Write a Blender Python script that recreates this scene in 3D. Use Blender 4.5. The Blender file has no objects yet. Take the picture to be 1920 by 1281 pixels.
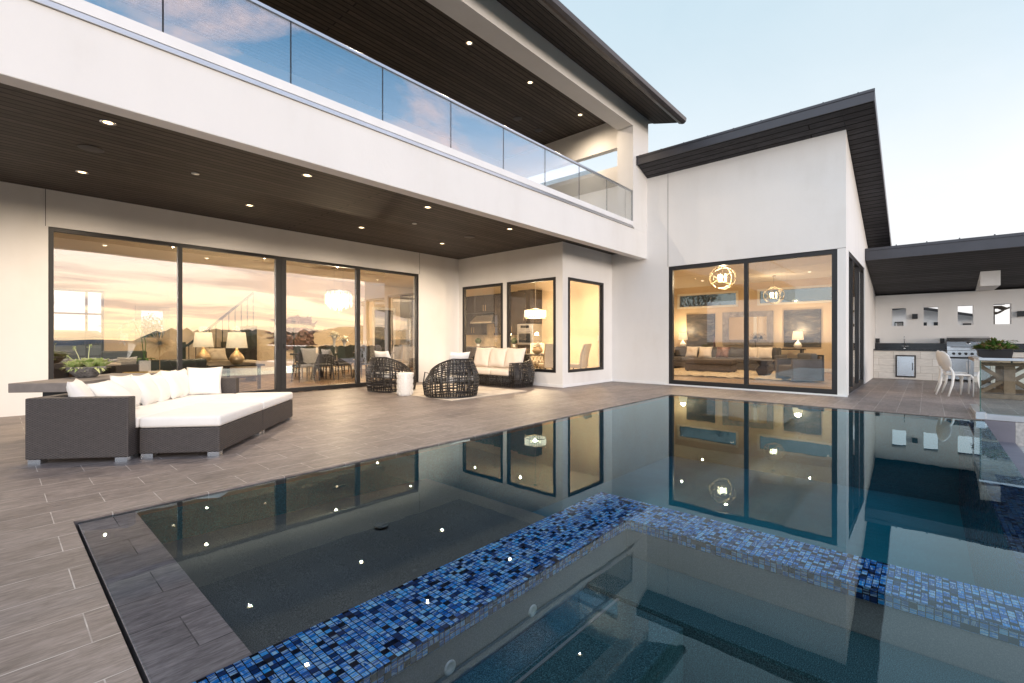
import bpy, bmesh, math, random
from mathutils import Vector, Matrix
random.seed(7)
S = bpy.context.scene
COL = S.collection
PI = math.pi

# ------------------------------------------------------------------ mesh builder
class B:
    def __init__(s): s.bm = bmesh.new()
    def face(s, pts):
        return s.bm.faces.new([s.bm.verts.new(p) for p in pts])
    def box(s, x0, x1, y0, y1, z0, z1, r=0, seg=2):
        b = bmesh.new() if r else s.bm
        v = [b.verts.new((x, y, z)) for x in (x0, x1) for y in (y0, y1) for z in (z0, z1)]
        for f in ((0,1,3,2),(4,6,7,5),(0,4,5,1),(2,3,7,6),(0,2,6,4),(1,5,7,3)):
            b.faces.new([v[i] for i in f])
        if r:
            bmesh.ops.bevel(b, geom=b.edges[:], offset=r, segments=seg, profile=.6, affect='EDGES')
            s.join(b)
        return s
    def join(s, b, M=None):
        if M is not None: b.transform(M)
        me = bpy.data.meshes.new('t'); b.to_mesh(me); b.free()
        s.bm.from_mesh(me); bpy.data.meshes.remove(me)
        return s
    def bar(s, p, q, w, h=None, r=0):
        """square bar from p to q"""
        h = h or w
        p, q = Vector(p), Vector(q); d = q - p; L = d.length
        b = B(); b.box(0, L, -w/2, w/2, -h/2, h/2, r)
        X = d.normalized(); up = Vector((0,0,1)) if abs(X.z) < .95 else Vector((0,1,0))
        Y = up.cross(X).normalized(); Z = X.cross(Y)
        M = Matrix((X, Y, Z)).transposed().to_4x4(); M.translation = p
        return s.join(b.bm, M)
    def prism(s, pts, axis, t0, t1):
        """polygon in the plane across 'axis' extruded t0..t1"""
        def P(u, v, t): return {'x': (t,u,v), 'y': (u,t,v), 'z': (u,v,t)}[axis]
        a = [s.bm.verts.new(P(u,v,t0)) for u,v in pts]; c = [s.bm.verts.new(P(u,v,t1)) for u,v in pts]
        s.bm.faces.new(a); s.bm.faces.new(c[::-1])
        n = len(pts)
        for i in range(n): s.bm.faces.new((a[i], a[(i+1)%n], c[(i+1)%n], c[i]))
        return s
    def slab(s, axis, us, vs, t0, t1, holes=()):
        """grid plate with rectangular holes; only boundary faces"""
        us = sorted(set(us) | {h[i] for h in holes for i in (0,1)}); vs = sorted(set(vs) | {h[i] for h in holes for i in (2,3)})
        def P(u, v, t): return {'x': (t,u,v), 'y': (u,t,v), 'z': (u,v,t)}[axis]
        def solid(i, j):
            if i < 0 or j < 0 or i >= len(us)-1 or j >= len(vs)-1: return False
            cu, cv = (us[i]+us[i+1])/2, (vs[j]+vs[j+1])/2
            return not any(h[0] < cu < h[1] and h[2] < cv < h[3] for h in holes)
        for i in range(len(us)-1):
            for j in range(len(vs)-1):
                if not solid(i, j): continue
                a,b,c,d = us[i],us[i+1],vs[j],vs[j+1]
                s.face([P(a,c,t0),P(b,c,t0),P(b,d,t0),P(a,d,t0)]); s.face([P(a,c,t1),P(b,c,t1),P(b,d,t1),P(a,d,t1)])
                if not solid(i-1,j): s.face([P(a,c,t0),P(a,d,t0),P(a,d,t1),P(a,c,t1)])
                if not solid(i+1,j): s.face([P(b,c,t0),P(b,d,t0),P(b,d,t1),P(b,c,t1)])
                if not solid(i,j-1): s.face([P(a,c,t0),P(b,c,t0),P(b,c,t1),P(a,c,t1)])
                if not solid(i,j+1): s.face([P(a,d,t0),P(b,d,t0),P(b,d,t1),P(a,d,t1)])
        return s
    def tube(s, pts, r, n=6, closed=False, caps=True):
        pts = [Vector(p) for p in pts]; m = len(pts)
        rs = r if isinstance(r, (list, tuple)) else [r]*m
        rings = []; prev = None
        for i, p in enumerate(pts):
            if closed: t = pts[(i+1)%m] - pts[i-1]
            else: t = pts[min(i+1,m-1)] - pts[max(i-1,0)]
            t = t.normalized() if t.length > 1e-9 else Vector((0,0,1))
            if prev is None: prev = Vector((0,0,1)) if abs(t.z) < .9 else Vector((1,0,0))
            u = prev - t*prev.dot(t)
            if u.length < 1e-6: u = t.orthogonal()
            u.normalize(); w = t.cross(u); prev = u
            rings.append([s.bm.verts.new(p + (u*math.cos(2*PI*k/n) + w*math.sin(2*PI*k/n))*rs[i]) for k in range(n)])
        for i in range(m if closed else m-1):
            a, b = rings[i], rings[(i+1)%m]
            for k in range(n): s.bm.faces.new((a[k], a[(k+1)%n], b[(k+1)%n], b[k]))
        if not closed and caps:
            s.bm.faces.new(rings[0][::-1]); s.bm.faces.new(rings[-1])
        return s
    def lathe(s, prof, n=24, c=(0,0,0), cap=True):
        rings = [[s.bm.verts.new((c[0]+r*math.cos(2*PI*k/n), c[1]+r*math.sin(2*PI*k/n), c[2]+z)) for k in range(n)] for r, z in prof]
        for a, b in zip(rings, rings[1:]):
            for k in range(n): s.bm.faces.new((a[k], a[(k+1)%n], b[(k+1)%n], b[k]))
        if cap:
            if prof[0][0] > 1e-4: s.bm.faces.new(rings[0][::-1])
            if prof[-1][0] > 1e-4: s.bm.faces.new(rings[-1])
        return s
    def ball(s, c, r, sc=(1,1,1), sub=2, jit=0):
        b = bmesh.new(); bmesh.ops.create_icosphere(b, subdivisions=sub, radius=r)
        for v in b.verts:
            k = 1 + random.uniform(-jit, jit)
            v.co = Vector((v.co.x*sc[0]*k + c[0], v.co.y*sc[1]*k + c[1], v.co.z*sc[2]*k + c[2]))
        return s.join(b)
    def leaf(s, base, d, L, w, droop=.25):
        base, d = Vector(base), Vector(d).normalized()
        side = d.cross(Vector((0,0,1)))
        side = side.normalized() if side.length > .05 else Vector((1,0,0))
        prev = None
        for k in range(5):
            t = k/4; p = base + d*L*t + Vector((0,0,-droop*L*t*t))
            ww = w*math.sin(PI*(.12+.84*t))*.5
            nrm = side.cross(d)*ww*.35
            a, c, e = s.bm.verts.new(p - side*ww + nrm), s.bm.verts.new(p), s.bm.verts.new(p + side*ww + nrm)
            if prev:
                s.bm.faces.new((prev[0], prev[1], c, a)); s.bm.faces.new((prev[1], prev[2], e, c))
            prev = (a, c, e)
        return s
    def pillow(s, w, h, t, M=None, n=12, puff=.45):
        b = bmesh.new(); g = {}
        for side in (1, -1):
            for i in range(n+1):
                for j in range(n+1):
                    u, v = -1+2*i/n, -1+2*j/n
                    edge = i in (0,n) or j in (0,n)
                    if edge and side == -1: g[(side,i,j)] = g[(1,i,j)]; continue
                    z = t/2*((1-u**2)*(1-v**2))**puff*side
                    k = 1 - .09*(1-abs(u)**1.5)*abs(v)**2; l = 1 - .09*(1-abs(v)**1.5)*abs(u)**2
                    wr = .012*math.sin(7*u+3*v*side)*(1-u*u)*(1-v*v)
                    g[(side,i,j)] = b.verts.new((u*w/2*l, v*h/2*k, z + wr))
            for i in range(n):
                for j in range(n):
                    q = [g[(side,i,j)], g[(side,i+1,j)], g[(side,i+1,j+1)], g[(side,i,j+1)]]
                    if side == -1: q.reverse()
                    b.faces.new(q)
        return s.join(b, M)
    def build(s, name, mat, parent=None, smooth=False, loc=None, rot=0, off=None):
        bm = s.bm
        if off is not None: bmesh.ops.translate(bm, verts=bm.verts[:], vec=Vector(off))
        bmesh.ops.recalc_face_normals(bm, faces=bm.faces[:])
        uv = bm.loops.layers.uv.new('UVMap')
        for f in bm.faces:
            n = f.normal; a = max(range(3), key=lambda k: abs(n[k])); f.smooth = smooth
            for l in f.loops:
                c = l.vert.co
                l[uv].uv = ((c.y, c.z), (c.x, c.z), (c.x, c.y))[a]
        me = bpy.data.meshes.new(name); bm.to_mesh(me); bm.free()
        me.materials.append(mat)
        o = bpy.data.objects.new(name, me); COL.objects.link(o)
        if parent is not None: o.parent = parent
        if loc is not None: o.location = loc
        if rot: o.rotation_euler = (0,0,rot)
        if smooth == 'auto':
            pass
        return o

def soft(o, ang=40):
    """smooth with sharp edges"""
    me = o.data
    bm = bmesh.new(); bm.from_mesh(me)
    for f in bm.faces: f.smooth = True
    for e in bm.edges:
        if len(e.link_faces) == 2 and e.calc_face_angle(0) > math.radians(ang): e.smooth = False
    bm.to_mesh(me); bm.free()
    return o

def thing(name, label, cat, loc=(0,0,0), rot=0, group=None):
    o = bpy.data.objects.new(name, None); COL.objects.link(o)
    o.location = loc; o.rotation_euler = (0,0,rot); o.empty_display_size = .2
    o['label'] = label; o['category'] = cat
    if group: o['group'] = group
    return o
def tag(o, label, cat, group=None):
    o['label'] = label; o['category'] = cat
    if group: o['group'] = group
    return o
def struct(o): o['kind'] = 'structure'; return o
def dup(root, loc, rot=0, label=None, group=None):
    def cp(o, par):
        c = o.copy(); COL.objects.link(c)
        if par is not None: c.parent = par
        for ch in list(o.children): cp(ch, c)
        return c
    r = cp(root, None); r.location = loc; r.rotation_euler = (0,0,rot)
    if label: r['label'] = label
    if group: r['group'] = group
    return r

# ------------------------------------------------------------------ materials
class N:
    """tiny node-tree helper"""
    def __init__(s, name):
        s.m = bpy.data.materials.new(name); s.m.use_nodes = True
        s.t = s.m.node_tree; s.t.nodes.clear()
        s.out = s.t.nodes.new('ShaderNodeOutputMaterial')
    def new(s, typ, **kw):
        n = s.t.nodes.new('ShaderNode'+typ)
        for k, v in kw.items(): setattr(n, k, v)
        return n
    def link(s, a, b): s.t.links.new(a, b)
    def setv(s, sock, v):
        if isinstance(v, bpy.types.NodeSocket): s.link(v, sock)
        elif isinstance(v, (tuple, list)) and len(v) == 3 and sock.type == 'RGBA': sock.default_value = (*v, 1)
        else: sock.default_value = v
    def math(s, op, a, b=0.0, c=None, clamp=False):
        n = s.new('Math', operation=op, use_clamp=clamp); s.setv(n.inputs[0], a); s.setv(n.inputs[1], b)
        if c is not None: s.setv(n.inputs[2], c)
        return n.outputs[0]
    def mix(s, f, a, b, blend='MIX'):
        n = s.new('Mix', data_type='RGBA', blend_type=blend)
        s.setv(n.inputs[0], f); s.setv(n.inputs[6], a); s.setv(n.inputs[7], b)
        return n.outputs[2]
    def ramp(s, f, stops, interp='LINEAR'):
        n = s.new('ValToRGB'); cr = n.color_ramp; cr.interpolation = interp
        while len(cr.elements) < len(stops): cr.elements.new(.5)
        for e, (p, c) in zip(cr.elements, stops):
            e.position = p; e.color = (*c, 1) if len(c) == 3 else c
        s.setv(n.inputs[0], f); return n.outputs[0]
    def coord(s, which='UV'): return s.new('TexCoord').outputs[which]
    def map(s, vec, loc=(0,0,0), rot=(0,0,0), sc=(1,1,1)):
        n = s.new('Mapping'); s.link(vec, n.inputs[0])
        n.inputs['Location'].default_value = loc; n.inputs['Rotation'].default_value = rot; n.inputs['Scale'].default_value = sc
        return n.outputs[0]
    def noise(s, vec, scale, detail=4, rough=.55, dist=0):
        n = s.new('TexNoise'); s.link(vec, n.inputs['Vector'])
        n.inputs['Scale'].default_value = scale; n.inputs['Detail'].default_value = detail
        n.inputs['Roughness'].default_value = rough; n.inputs['Distortion'].default_value = dist
        return n.outputs[0]
    def bump(s, h, strength=.3, dist=.01, base=None):
        n = s.new('Bump'); n.inputs['Strength'].default_value = strength; n.inputs['Distance'].default_value = dist
        s.setv(n.inputs['Height'], h)
        if base is not None: s.link(base, n.inputs['Normal'])
        return n.outputs[0]
    def bsdf(s, **kw):
        n = s.new('BsdfPrincipled')
        for k, v in kw.items(): s.setv(n.inputs[k.replace('_', ' ')], v)
        s.link(n.outputs[0], s.out.inputs[0]); return n

def pmat(name, col, rough=.5, metal=0, var=.12, vs=2.5, bump=0, bs=60, coat=0, bdist=.004, spec=.5):
    n = N(name); v = n.coord('Object')
    a = n.noise(v, vs, 5)
    lo = tuple(c*(1-var) for c in col); hi = tuple(min(1, c*(1+var)) for c in col)
    c = n.ramp(a, [(.3, lo), (.7, hi)])
    r = n.math('MULTIPLY_ADD', n.noise(v, vs*3, 3), .2*rough, rough*.9)
    p = n.bsdf(Base_Color=c, Roughness=r, Metallic=metal, Coat_Weight=coat, Specular_IOR_Level=spec)
    p.inputs['Coat Roughness'].default_value = .05
    if bump: n.link(n.bump(n.noise(v, bs, 4), bump, bdist), p.inputs['Normal'])
    return n.m

def emat(name, col, strength):
    n = N(name); e = n.new('Emission'); e.inputs[0].default_value = (*col, 1); e.inputs[1].default_value = strength
    n.link(e.outputs[0], n.out.inputs[0]); return n.m

def shade_mat(name, col, strength):
    """fabric lamp shade that glows"""
    n = N(name)
    n.bsdf(Base_Color=(.8,.74,.62), Roughness=.9, Emission_Color=col, Emission_Strength=strength*.75); return n.m

def glass_mat(name, r0, tint=(1,1,1), warp=0):
    n = N(name)
    lw = n.new('LayerWeight'); lw.inputs[0].default_value = .5
    f4 = n.math('POWER', lw.outputs['Facing'], 4)
    fac = n.math('MULTIPLY_ADD', f4, 1-r0, r0, clamp=True)
    tr = n.new('BsdfTransparent'); tr.inputs[0].default_value = (*tint, 1)
    gl = n.new('BsdfGlossy'); gl.inputs['Roughness'].default_value = 0.0; gl.inputs[0].default_value = (1,1,1,1)
    if warp:
        oi = n.new('ObjectInfo'); ad = n.new('VectorMath', operation='ADD'); n.link(n.coord('Object'), ad.inputs[0])
        cx = n.new('CombineXYZ')
        for q in range(3): n.link(n.math('MULTIPLY', oi.outputs['Random'], 17+5*q), cx.inputs[q])
        n.link(cx.outputs[0], ad.inputs[1])
        n.link(n.bump(n.noise(ad.outputs[0], .9, 1), warp, .012), gl.inputs['Normal'])
    mx = n.new('MixShader'); n.link(fac, mx.inputs[0]); n.link(tr.outputs[0], mx.inputs[1]); n.link(gl.outputs[0], mx.inputs[2])
    n.link(mx.outputs[0], n.out.inputs[0]); return n.m

def water_mat():
    n = N('pool_water_surface'); v = n.coord('Object')
    fr = n.new('Fresnel'); fr.inputs[0].default_value = 1.45
    h = n.math('ADD', n.noise(n.map(v, sc=(1,1,0)), 1.1, 2), n.math('MULTIPLY', n.noise(n.map(v, sc=(1,1,0)), 5.5, 2), .12))
    bp = n.bump(h, .07, .014)
    tr = n.new('BsdfTransparent'); gl = n.new('BsdfGlossy'); gl.inputs['Roughness'].default_value = 0.0; gl.inputs[0].default_value = (.74,.93,1,1)
    n.link(bp, gl.inputs['Normal']); n.link(bp, fr.inputs['Normal'])
    mx = n.new('MixShader'); n.link(fr.outputs[0], mx.inputs[0]); n.link(tr.outputs[0], mx.inputs[1]); n.link(gl.outputs[0], mx.inputs[2])
    n.link(mx.outputs[0], n.out.inputs[0])
    va = n.new('VolumeAbsorption'); va.inputs[0].default_value = (.15,.70,.82,1); va.inputs[1].default_value = .42
    n.link(va.outputs[0], n.out.inputs['Volume'])
    return n.m

def tile_mat(name, col, grout, wet=False):
    n = N(name); uv = n.coord('UV')
    mp = n.map(uv, loc=(.03, -.091, 0))
    br = n.new('TexBrick', offset=.5); n.link(mp, br.inputs['Vector'])
    br.inputs['Scale'].default_value = 1; br.inputs['Brick Width'].default_value = .575; br.inputs['Row Height'].default_value = .2965
    br.inputs['Mortar Size'].default_value = .0026; br.inputs['Mortar Smooth'].default_value = .15
    br.inputs['Color1'].default_value = (0,0,0,1); br.inputs['Color2'].default_value = (1,1,1,1); br.inputs['Mortar'].default_value = (.5,.5,.5,1)
    pt = br.outputs['Color']
    sh = n.new('VectorMath', operation='ADD'); n.link(uv, sh.inputs[0])
    sc = n.new('VectorMath', operation='SCALE'); n.link(pt, sc.inputs[0]); sc.inputs['Scale'].default_value = 7
    n.link(sc.outputs[0], sh.inputs[1])
    g1 = n.noise(n.map(sh.outputs[0], rot=(0,0,.22), sc=(3.4, 14, 1)), 1.6, 9, .72, 1.0)
    g2 = n.noise(n.map(sh.outputs[0], rot=(0,0,.12), sc=(8, 60, 1)), 2.0, 4, .6)
    g3 = n.noise(n.map(uv, sc=(1,1,1)), 1.3, 4)
    gv = n.math('ADD', n.math('MULTIPLY', g1, .62), n.math('MULTIPLY', g2, .38))
    gv = n.math('ADD', gv, n.math('MULTIPLY', n.math('SUBTRACT', g3, .5), .22))
    c = n.ramp(gv, [(.32, tuple(k*.40 for k in col)), (.5, col), (.66, tuple(min(1,k*1.6) for k in col))])
    val = n.math('MULTIPLY_ADD', pt, .24, .88)
    c = n.mix(1.0, c, n.mix(0, (1,1,1), (1,1,1)), 'MULTIPLY')
    hs = n.new('HueSaturation'); n.link(c, hs.inputs['Color']); n.link(val, hs.inputs['Value']); hs.inputs['Saturation'].default_value = .95
    gk = n.ramp(n.noise(n.map(uv, sc=(1.5,3,1)), 2.3, 3), [(.36,(.25,)*3),(.58,(.9,)*3)])
    stn = n.ramp(n.noise(uv, .9, 6, .65, .7), [(.35,(.80,.79,.80)),(.6,(1,1,1)),(.75,(1.08,1.05,1.02))])
    base = n.mix(1.0, hs.outputs[0], stn, 'MULTIPLY')
    fin = n.mix(n.math('MULTIPLY', br.outputs['Fac'], gk), base, grout)
    rough = n.math('MULTIPLY_ADD', gv, .3, .34)
    p = n.bsdf(Base_Color=fin, Roughness=rough, Specular_IOR_Level=.4)
    h = n.math('SUBTRACT', n.math('MULTIPLY', gv, .5), br.outputs['Fac'])
    n.link(n.bump(h, .35, .003), p.inputs['Normal'])
    return n.m

def plank_mat(name, col, width=.10, length=3.2, swap=False, rough=.45):
    n = N(name); uv = n.coord('UV')
    mp = n.map(uv, rot=(0,0,PI/2 if swap else 0))
    br = n.new('TexBrick', offset=.37); n.link(mp, br.inputs['Vector'])
    br.inputs['Scale'].default_value = 1; br.inputs['Brick Width'].default_value = length; br.inputs['Row Height'].default_value = width
    br.inputs['Mortar Size'].default_value = .014; br.inputs['Mortar Smooth'].default_value = .1
    br.inputs['Color1'].default_value = (0,0,0,1); br.inputs['Color2'].default_value = (1,1,1,1); br.inputs['Mortar'].default_value = (.3,.3,.3,1)
    sh = n.new('VectorMath', operation='ADD'); n.link(mp, sh.inputs[0])
    sc = n.new('VectorMath', operation='SCALE'); n.link(br.outputs['Color'], sc.inputs[0]); sc.inputs['Scale'].default_value = 9; n.link(sc.outputs[0], sh.inputs[1])
    g = n.noise(n.map(sh.outputs[0], sc=(1.6, 26, 1)), 2.2, 7, .65, 1.3)
    kn = n.noise(n.map(sh.outputs[0], sc=(3, 9, 1)), 1.6, 2, .5)
    c = n.ramp(g, [(.3, tuple(k*.4 for k in col)), (.5, col), (.72, tuple(k*2.1 for k in col))])
    c = n.mix(n.math('MULTIPLY', n.ramp(kn, [(.66,(0,0,0)),(.74,(1,1,1))]), .65), c, tuple(k*.3 for k in col))
    hs = n.new('HueSaturation'); n.link(c, hs.inputs['Color']); n.link(n.math('MULTIPLY_ADD', br.outputs['Color'], .5, .75), hs.inputs['Value'])
    fin = n.mix(br.outputs['Fac'], hs.outputs[0], tuple(k*.05 for k in col))
    p = n.bsdf(Base_Color=fin, Roughness=n.math('MULTIPLY_ADD', g, .25, rough-.1), Specular_IOR_Level=.3)
    n.link(n.bump(n.math('SUBTRACT', n.math('MULTIPLY', g, .25), br.outputs['Fac']), .6, .006), p.inputs['Normal'])
    return n.m

def mosaic_mat(name='blue_glass_mosaic', dim=1.0):
    n = N(name); uv = n.coord('UV')
    sc = n.map(uv, sc=(1/.0292, 1/.0262, 1))
    fl = n.new('VectorMath', operation='FLOOR'); n.link(sc, fl.inputs[0])
    fr = n.new('VectorMath', operation='FRACTION'); n.link(sc, fr.inputs[0])
    w = n.new('TexWhiteNoise', noise_dimensions='3D'); n.link(fl.outputs[0], w.inputs['Vector'])
    c = n.ramp(w.outputs['Value'], [(0,(.004,.006,.018)),(.10,(.008,.04,.15)),(.22,(.010,.13,.50)),(.50,(.014,.25,.78)),(.78,(.03,.40,.95)),(.93,(.22,.62,1.0))], 'CONSTANT')
    sx = n.new('SeparateXYZ'); n.link(fr.outputs[0], sx.inputs[0])
    sep = n.new('SeparateColor'); n.link(w.outputs['Color'], sep.inputs[0])
    # iridescent glints painted into the colour as streaks, direction varies by piece
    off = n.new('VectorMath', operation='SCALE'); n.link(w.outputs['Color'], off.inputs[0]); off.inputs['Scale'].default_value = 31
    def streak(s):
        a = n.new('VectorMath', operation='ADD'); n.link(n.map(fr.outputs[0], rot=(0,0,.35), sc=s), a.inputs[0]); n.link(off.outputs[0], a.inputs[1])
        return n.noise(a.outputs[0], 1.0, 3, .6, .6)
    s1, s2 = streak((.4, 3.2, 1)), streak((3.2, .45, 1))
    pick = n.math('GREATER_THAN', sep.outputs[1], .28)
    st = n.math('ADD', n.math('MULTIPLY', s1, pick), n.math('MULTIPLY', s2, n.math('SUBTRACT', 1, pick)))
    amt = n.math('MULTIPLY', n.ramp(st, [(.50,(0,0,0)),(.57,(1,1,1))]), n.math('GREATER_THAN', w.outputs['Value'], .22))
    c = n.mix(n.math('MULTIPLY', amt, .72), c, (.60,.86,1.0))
    ex = n.math('MINIMUM', n.math('MINIMUM', sx.outputs[0], n.math('SUBTRACT', 1, sx.outputs[0])), n.math('MINIMUM', sx.outputs[1], n.math('SUBTRACT', 1, sx.outputs[1])))
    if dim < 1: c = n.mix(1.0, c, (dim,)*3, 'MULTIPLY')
    g = n.math('LESS_THAN', ex, .065)
    fin = n.mix(g, c, (.004,.004,.006))
    p = n.bsdf(Base_Color=fin, Roughness=n.math('MULTIPLY_ADD', sep.outputs[2], .3, .1), Metallic=0.0, Specular_IOR_Level=.2)
    # every piece sits at its own small tilt
    tilt = n.math('ADD', n.math('MULTIPLY', sx.outputs[0], n.math('SUBTRACT', sep.outputs[0], .5)), n.math('MULTIPLY', sx.outputs[1], n.math('SUBTRACT', sep.outputs[2], .5)))
    n.link(n.bump(n.math('ADD', n.math('MULTIPLY', tilt, .35), n.math('MULTIPLY', n.math('SUBTRACT', 1, g), .5)), .8, .004), p.inputs['Normal'])
    return n.m

def pebble_mat(name, col, speck=.9):
    n = N(name); v = n.coord('Object')
    a = n.noise(v, 220, 2, .6); b = n.noise(v, 1.1, 4); k = n.noise(v, 90, 2)
    c = n.ramp(a, [(.35, tuple(q*(1-.55*speck) for q in col)), (.52, col), (.68, tuple(min(1,q*(1+1.1*speck)) for q in col))])
    hs = n.new('HueSaturation'); n.link(c, hs.inputs['Color']); n.link(n.math('MULTIPLY_ADD', b, .7, .65), hs.inputs['Value'])
    p = n.bsdf(Base_Color=hs.outputs[0], Roughness=.8, Specular_IOR_Level=.1); n.link(n.bump(k, .3, .003), p.inputs['Normal']); return n.m

def wicker_mat(name, col, a=.022, b=.011):
    """flat strand weave: vertical stakes with strands passing over and under"""
    n = N(name); uv = n.coord('UV')
    sx = n.new('SeparateXYZ'); n.link(uv, sx.inputs[0])
    u = n.math('DIVIDE', sx.outputs[0], a); v = n.math('DIVIDE', sx.outputs[1], b)
    par = n.math('MODULO', n.math('FLOOR', v), 2)
    su = n.math('ABSOLUTE', n.math('SINE', n.math('MULTIPLY', n.math('MULTIPLY_ADD', par, .5, n.math('MULTIPLY', u, .5)), PI*1.0)))
    sv = n.math('ABSOLUTE', n.math('SINE', n.math('MULTIPLY', v, PI)))
    h = n.math('MULTIPLY_ADD', n.math('MULTIPLY', su, n.math('POWER', sv, .5)), .7, .22)
    no = n.noise(uv, 26, 3)
    c = n.ramp(h, [(0.05, tuple(k*.22 for k in col)), (.55, col), (1, tuple(k*1.7 for k in col))])
    hs = n.new('HueSaturation'); n.link(c, hs.inputs['Color']); n.link(n.math('MULTIPLY_ADD', no, .6, .7), hs.inputs['Value'])
    p = n.bsdf(Base_Color=hs.outputs[0], Roughness=.5, Specular_IOR_Level=.4); n.link(n.bump(h, .9, .004), p.inputs['Normal']); return n.m

def stucco_mat(name, col):
    n = N(name); v = n.coord('Object')
    b = n.noise(v, .7, 6, .6); f = n.noise(v, 160, 3, .6); m = n.noise(n.map(v, sc=(1.2,1.2,.25)), 1.4, 5)
    k = n.math('ADD', n.math('MULTIPLY', b, .5), n.math('MULTIPLY', m, .5))
    c = n.ramp(k, [(.30, tuple(q*w for q,w in zip(col,(.90,.89,.875)))), (.48, tuple(q*.97 for q in col)), (.64, col)])
    p = n.bsdf(Base_Color=c, Roughness=.88, Specular_IOR_Level=.25); n.link(n.bump(n.math('ADD', f, n.math('MULTIPLY', n.noise(v, 9, 5, .6), 2.2)), .3, .004), p.inputs['Normal']); return n.m

def stone_mat():
    n = N('cream_stone_courses'); uv = n.coord('UV')
    br = n.new('TexBrick', offset=.43); n.link(n.map(uv, loc=(.2,.02,0)), br.inputs['Vector'])
    br.inputs['Scale'].default_value = 1; br.inputs['Brick Width'].default_value = .62; br.inputs['Row Height'].default_value = .215
    br.inputs['Mortar Size'].default_value = .004; br.inputs['Color1'].default_value = (.68,.64,.58,1); br.inputs['Color2'].default_value = (.80,.77,.72,1); br.inputs['Mortar'].default_value = (.42,.36,.30,1)
    no = n.noise(n.map(uv, sc=(2,7,1)), 3, 6, .6)
    hs = n.new('HueSaturation'); n.link(br.outputs['Color'], hs.inputs['Color']); n.link(n.math('MULTIPLY_ADD', no, .5, .72), hs.inputs['Value'])
    p = n.bsdf(Base_Color=hs.outputs[0], Roughness=.8); n.link(n.bump(n.math('SUBTRACT', n.math('MULTIPLY', no, .3), br.outputs['Fac']), .4, .004), p.inputs['Normal']); return n.m

def leaf_mat(name, c0, c1, c2):
    n = N(name); v = n.coord('Object'); g = n.new('NewGeometry')
    c = n.ramp(n.math('ADD', n.math('MULTIPLY', g.outputs['Random Per Island'], .75), n.math('MULTIPLY', n.noise(v, 20, 2), .25)), [(.1,c0),(.5,c1),(.9,c2)])
    n.bsdf(Base_Color=c, Roughness=.5, Specular_IOR_Level=.35); return n.m

def shag_mat(name, col):
    n = N(name); v = n.coord('Object'); a = n.noise(v, 30, 5, .7, .6)
    p = n.bsdf(Base_Color=n.ramp(a, [(.3, tuple(k*.6 for k in col)), (.6, col)]), Roughness=.95); n.link(n.bump(a, 1, .05), p.inputs['Normal']); return n.m

def rug_mat():
    n = N('faded_cream_rug'); uv = n.coord('UV')
    a = n.noise(uv, 2.2, 6, .6, .5); w = n.new('TexVoronoi'); n.link(uv, w.inputs[0]); w.inputs['Scale'].default_value = 5
    k = n.math('ADD', n.math('MULTIPLY', a, .7), n.math('MULTIPLY', w.outputs['Distance'], .35))
    c = n.ramp(k, [(.35,(.50,.42,.33)),(.6,(.68,.61,.52))])
    p = n.bsdf(Base_Color=c, Roughness=.95); n.link(n.bump(n.noise(uv, 150, 2), .4, .004), p.inputs['Normal']); return n.m

def art_mat(name):
    n = N(name); v = n.coord('Object')
    a = n.noise(n.map(v, sc=(1,1,3)), 1.6, 6, .7, 1.2)
    p = n.bsdf(Base_Color=n.ramp(a, [(.3,(.02,.017,.014)),(.5,(.07,.06,.05)),(.66,(.22,.17,.11)),(.8,(.35,.3,.24))]), Roughness=.5); return n.m

M = {}
M['stucco'] = stucco_mat('white_stucco', (.83,.815,.795))
M['tile'] = tile_mat('grey_brown_plank_tile', (.228,.190,.170), (.58,.54,.50))
M['tile_sub'] = tile_mat('submerged_plank_tile', (.44,.37,.35), (.02,.017,.016))
M['soffit'] = plank_mat('dark_stained_soffit_boards', (.058,.048,.041), .125, 14, False, .62)
M['soffit_y'] = plank_mat('dark_eave_boards', (.050,.048,.053), .15, 14, True, .6)
M['frame'] = pmat('dark_bronze_frame', (.014,.013,.0135), .42, .0, .1)
M['roof'] = pmat('dark_metal_roof', (.060,.060,.070), .38, .35, .1)
M['gutter'] = pmat('bronze_gutter_metal', (.095,.085,.082), .30, .6, .1)
M['metal'] = pmat('brushed_aluminium', (.55,.56,.58), .32, .9, .06)
M['steel'] = pmat('stainless_steel', (.58,.60,.63), .26, .95, .06)
M['curb'] = pmat('white_curb_paint', (.84,.84,.84), .6, 0, .04)
M['glass'] = glass_mat('window_glass', .045)
M['glass_big'] = glass_mat('reflective_door_glass', .21, warp=.22)
M['glass_rail'] = glass_mat('balcony_glass', .30, (.93,.96,.98), warp=.15)
M['glass_clear'] = glass_mat('clear_fence_glass', .05, (.93,.985,.97))
M['glass_tint'] = glass_mat('tinted_clerestory_glass', .05, (.46,.50,.49)); M['glass_edge'] = pmat('glass_edge_green', (.03,.12,.10), .15)
M['water'] = water_mat()
M['mosaic'] = mosaic_mat(); M['mosaic_shaded'] = mosaic_mat('shaded_blue_glass_mosaic', .22)  # second copy is the same mosaic dimmed: shade and wetness put into its colour
M['pebble'] = pebble_mat('grey_pebble_plaster', (.17,.152,.142))
M['pebble_deep'] = pebble_mat('teal_grey_pebble_plaster', (.04,.27,.31))
M['pebble_navy'] = pebble_mat('navy_pebble_plaster', (.012,.16,.34)); M['pebble_spa'] = pebble_mat('grey_teal_pebble_plaster', (.040,.095,.110), 1.1); M['spa_plaster'] = pebble_mat('pale_spa_plaster', (.20,.212,.225), .3)
M['slot'] = pmat('black_slot', (.006,.006,.006), .8)
M['wicker'] = wicker_mat('brown_grey_wicker', (.060,.052,.050))
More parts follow.
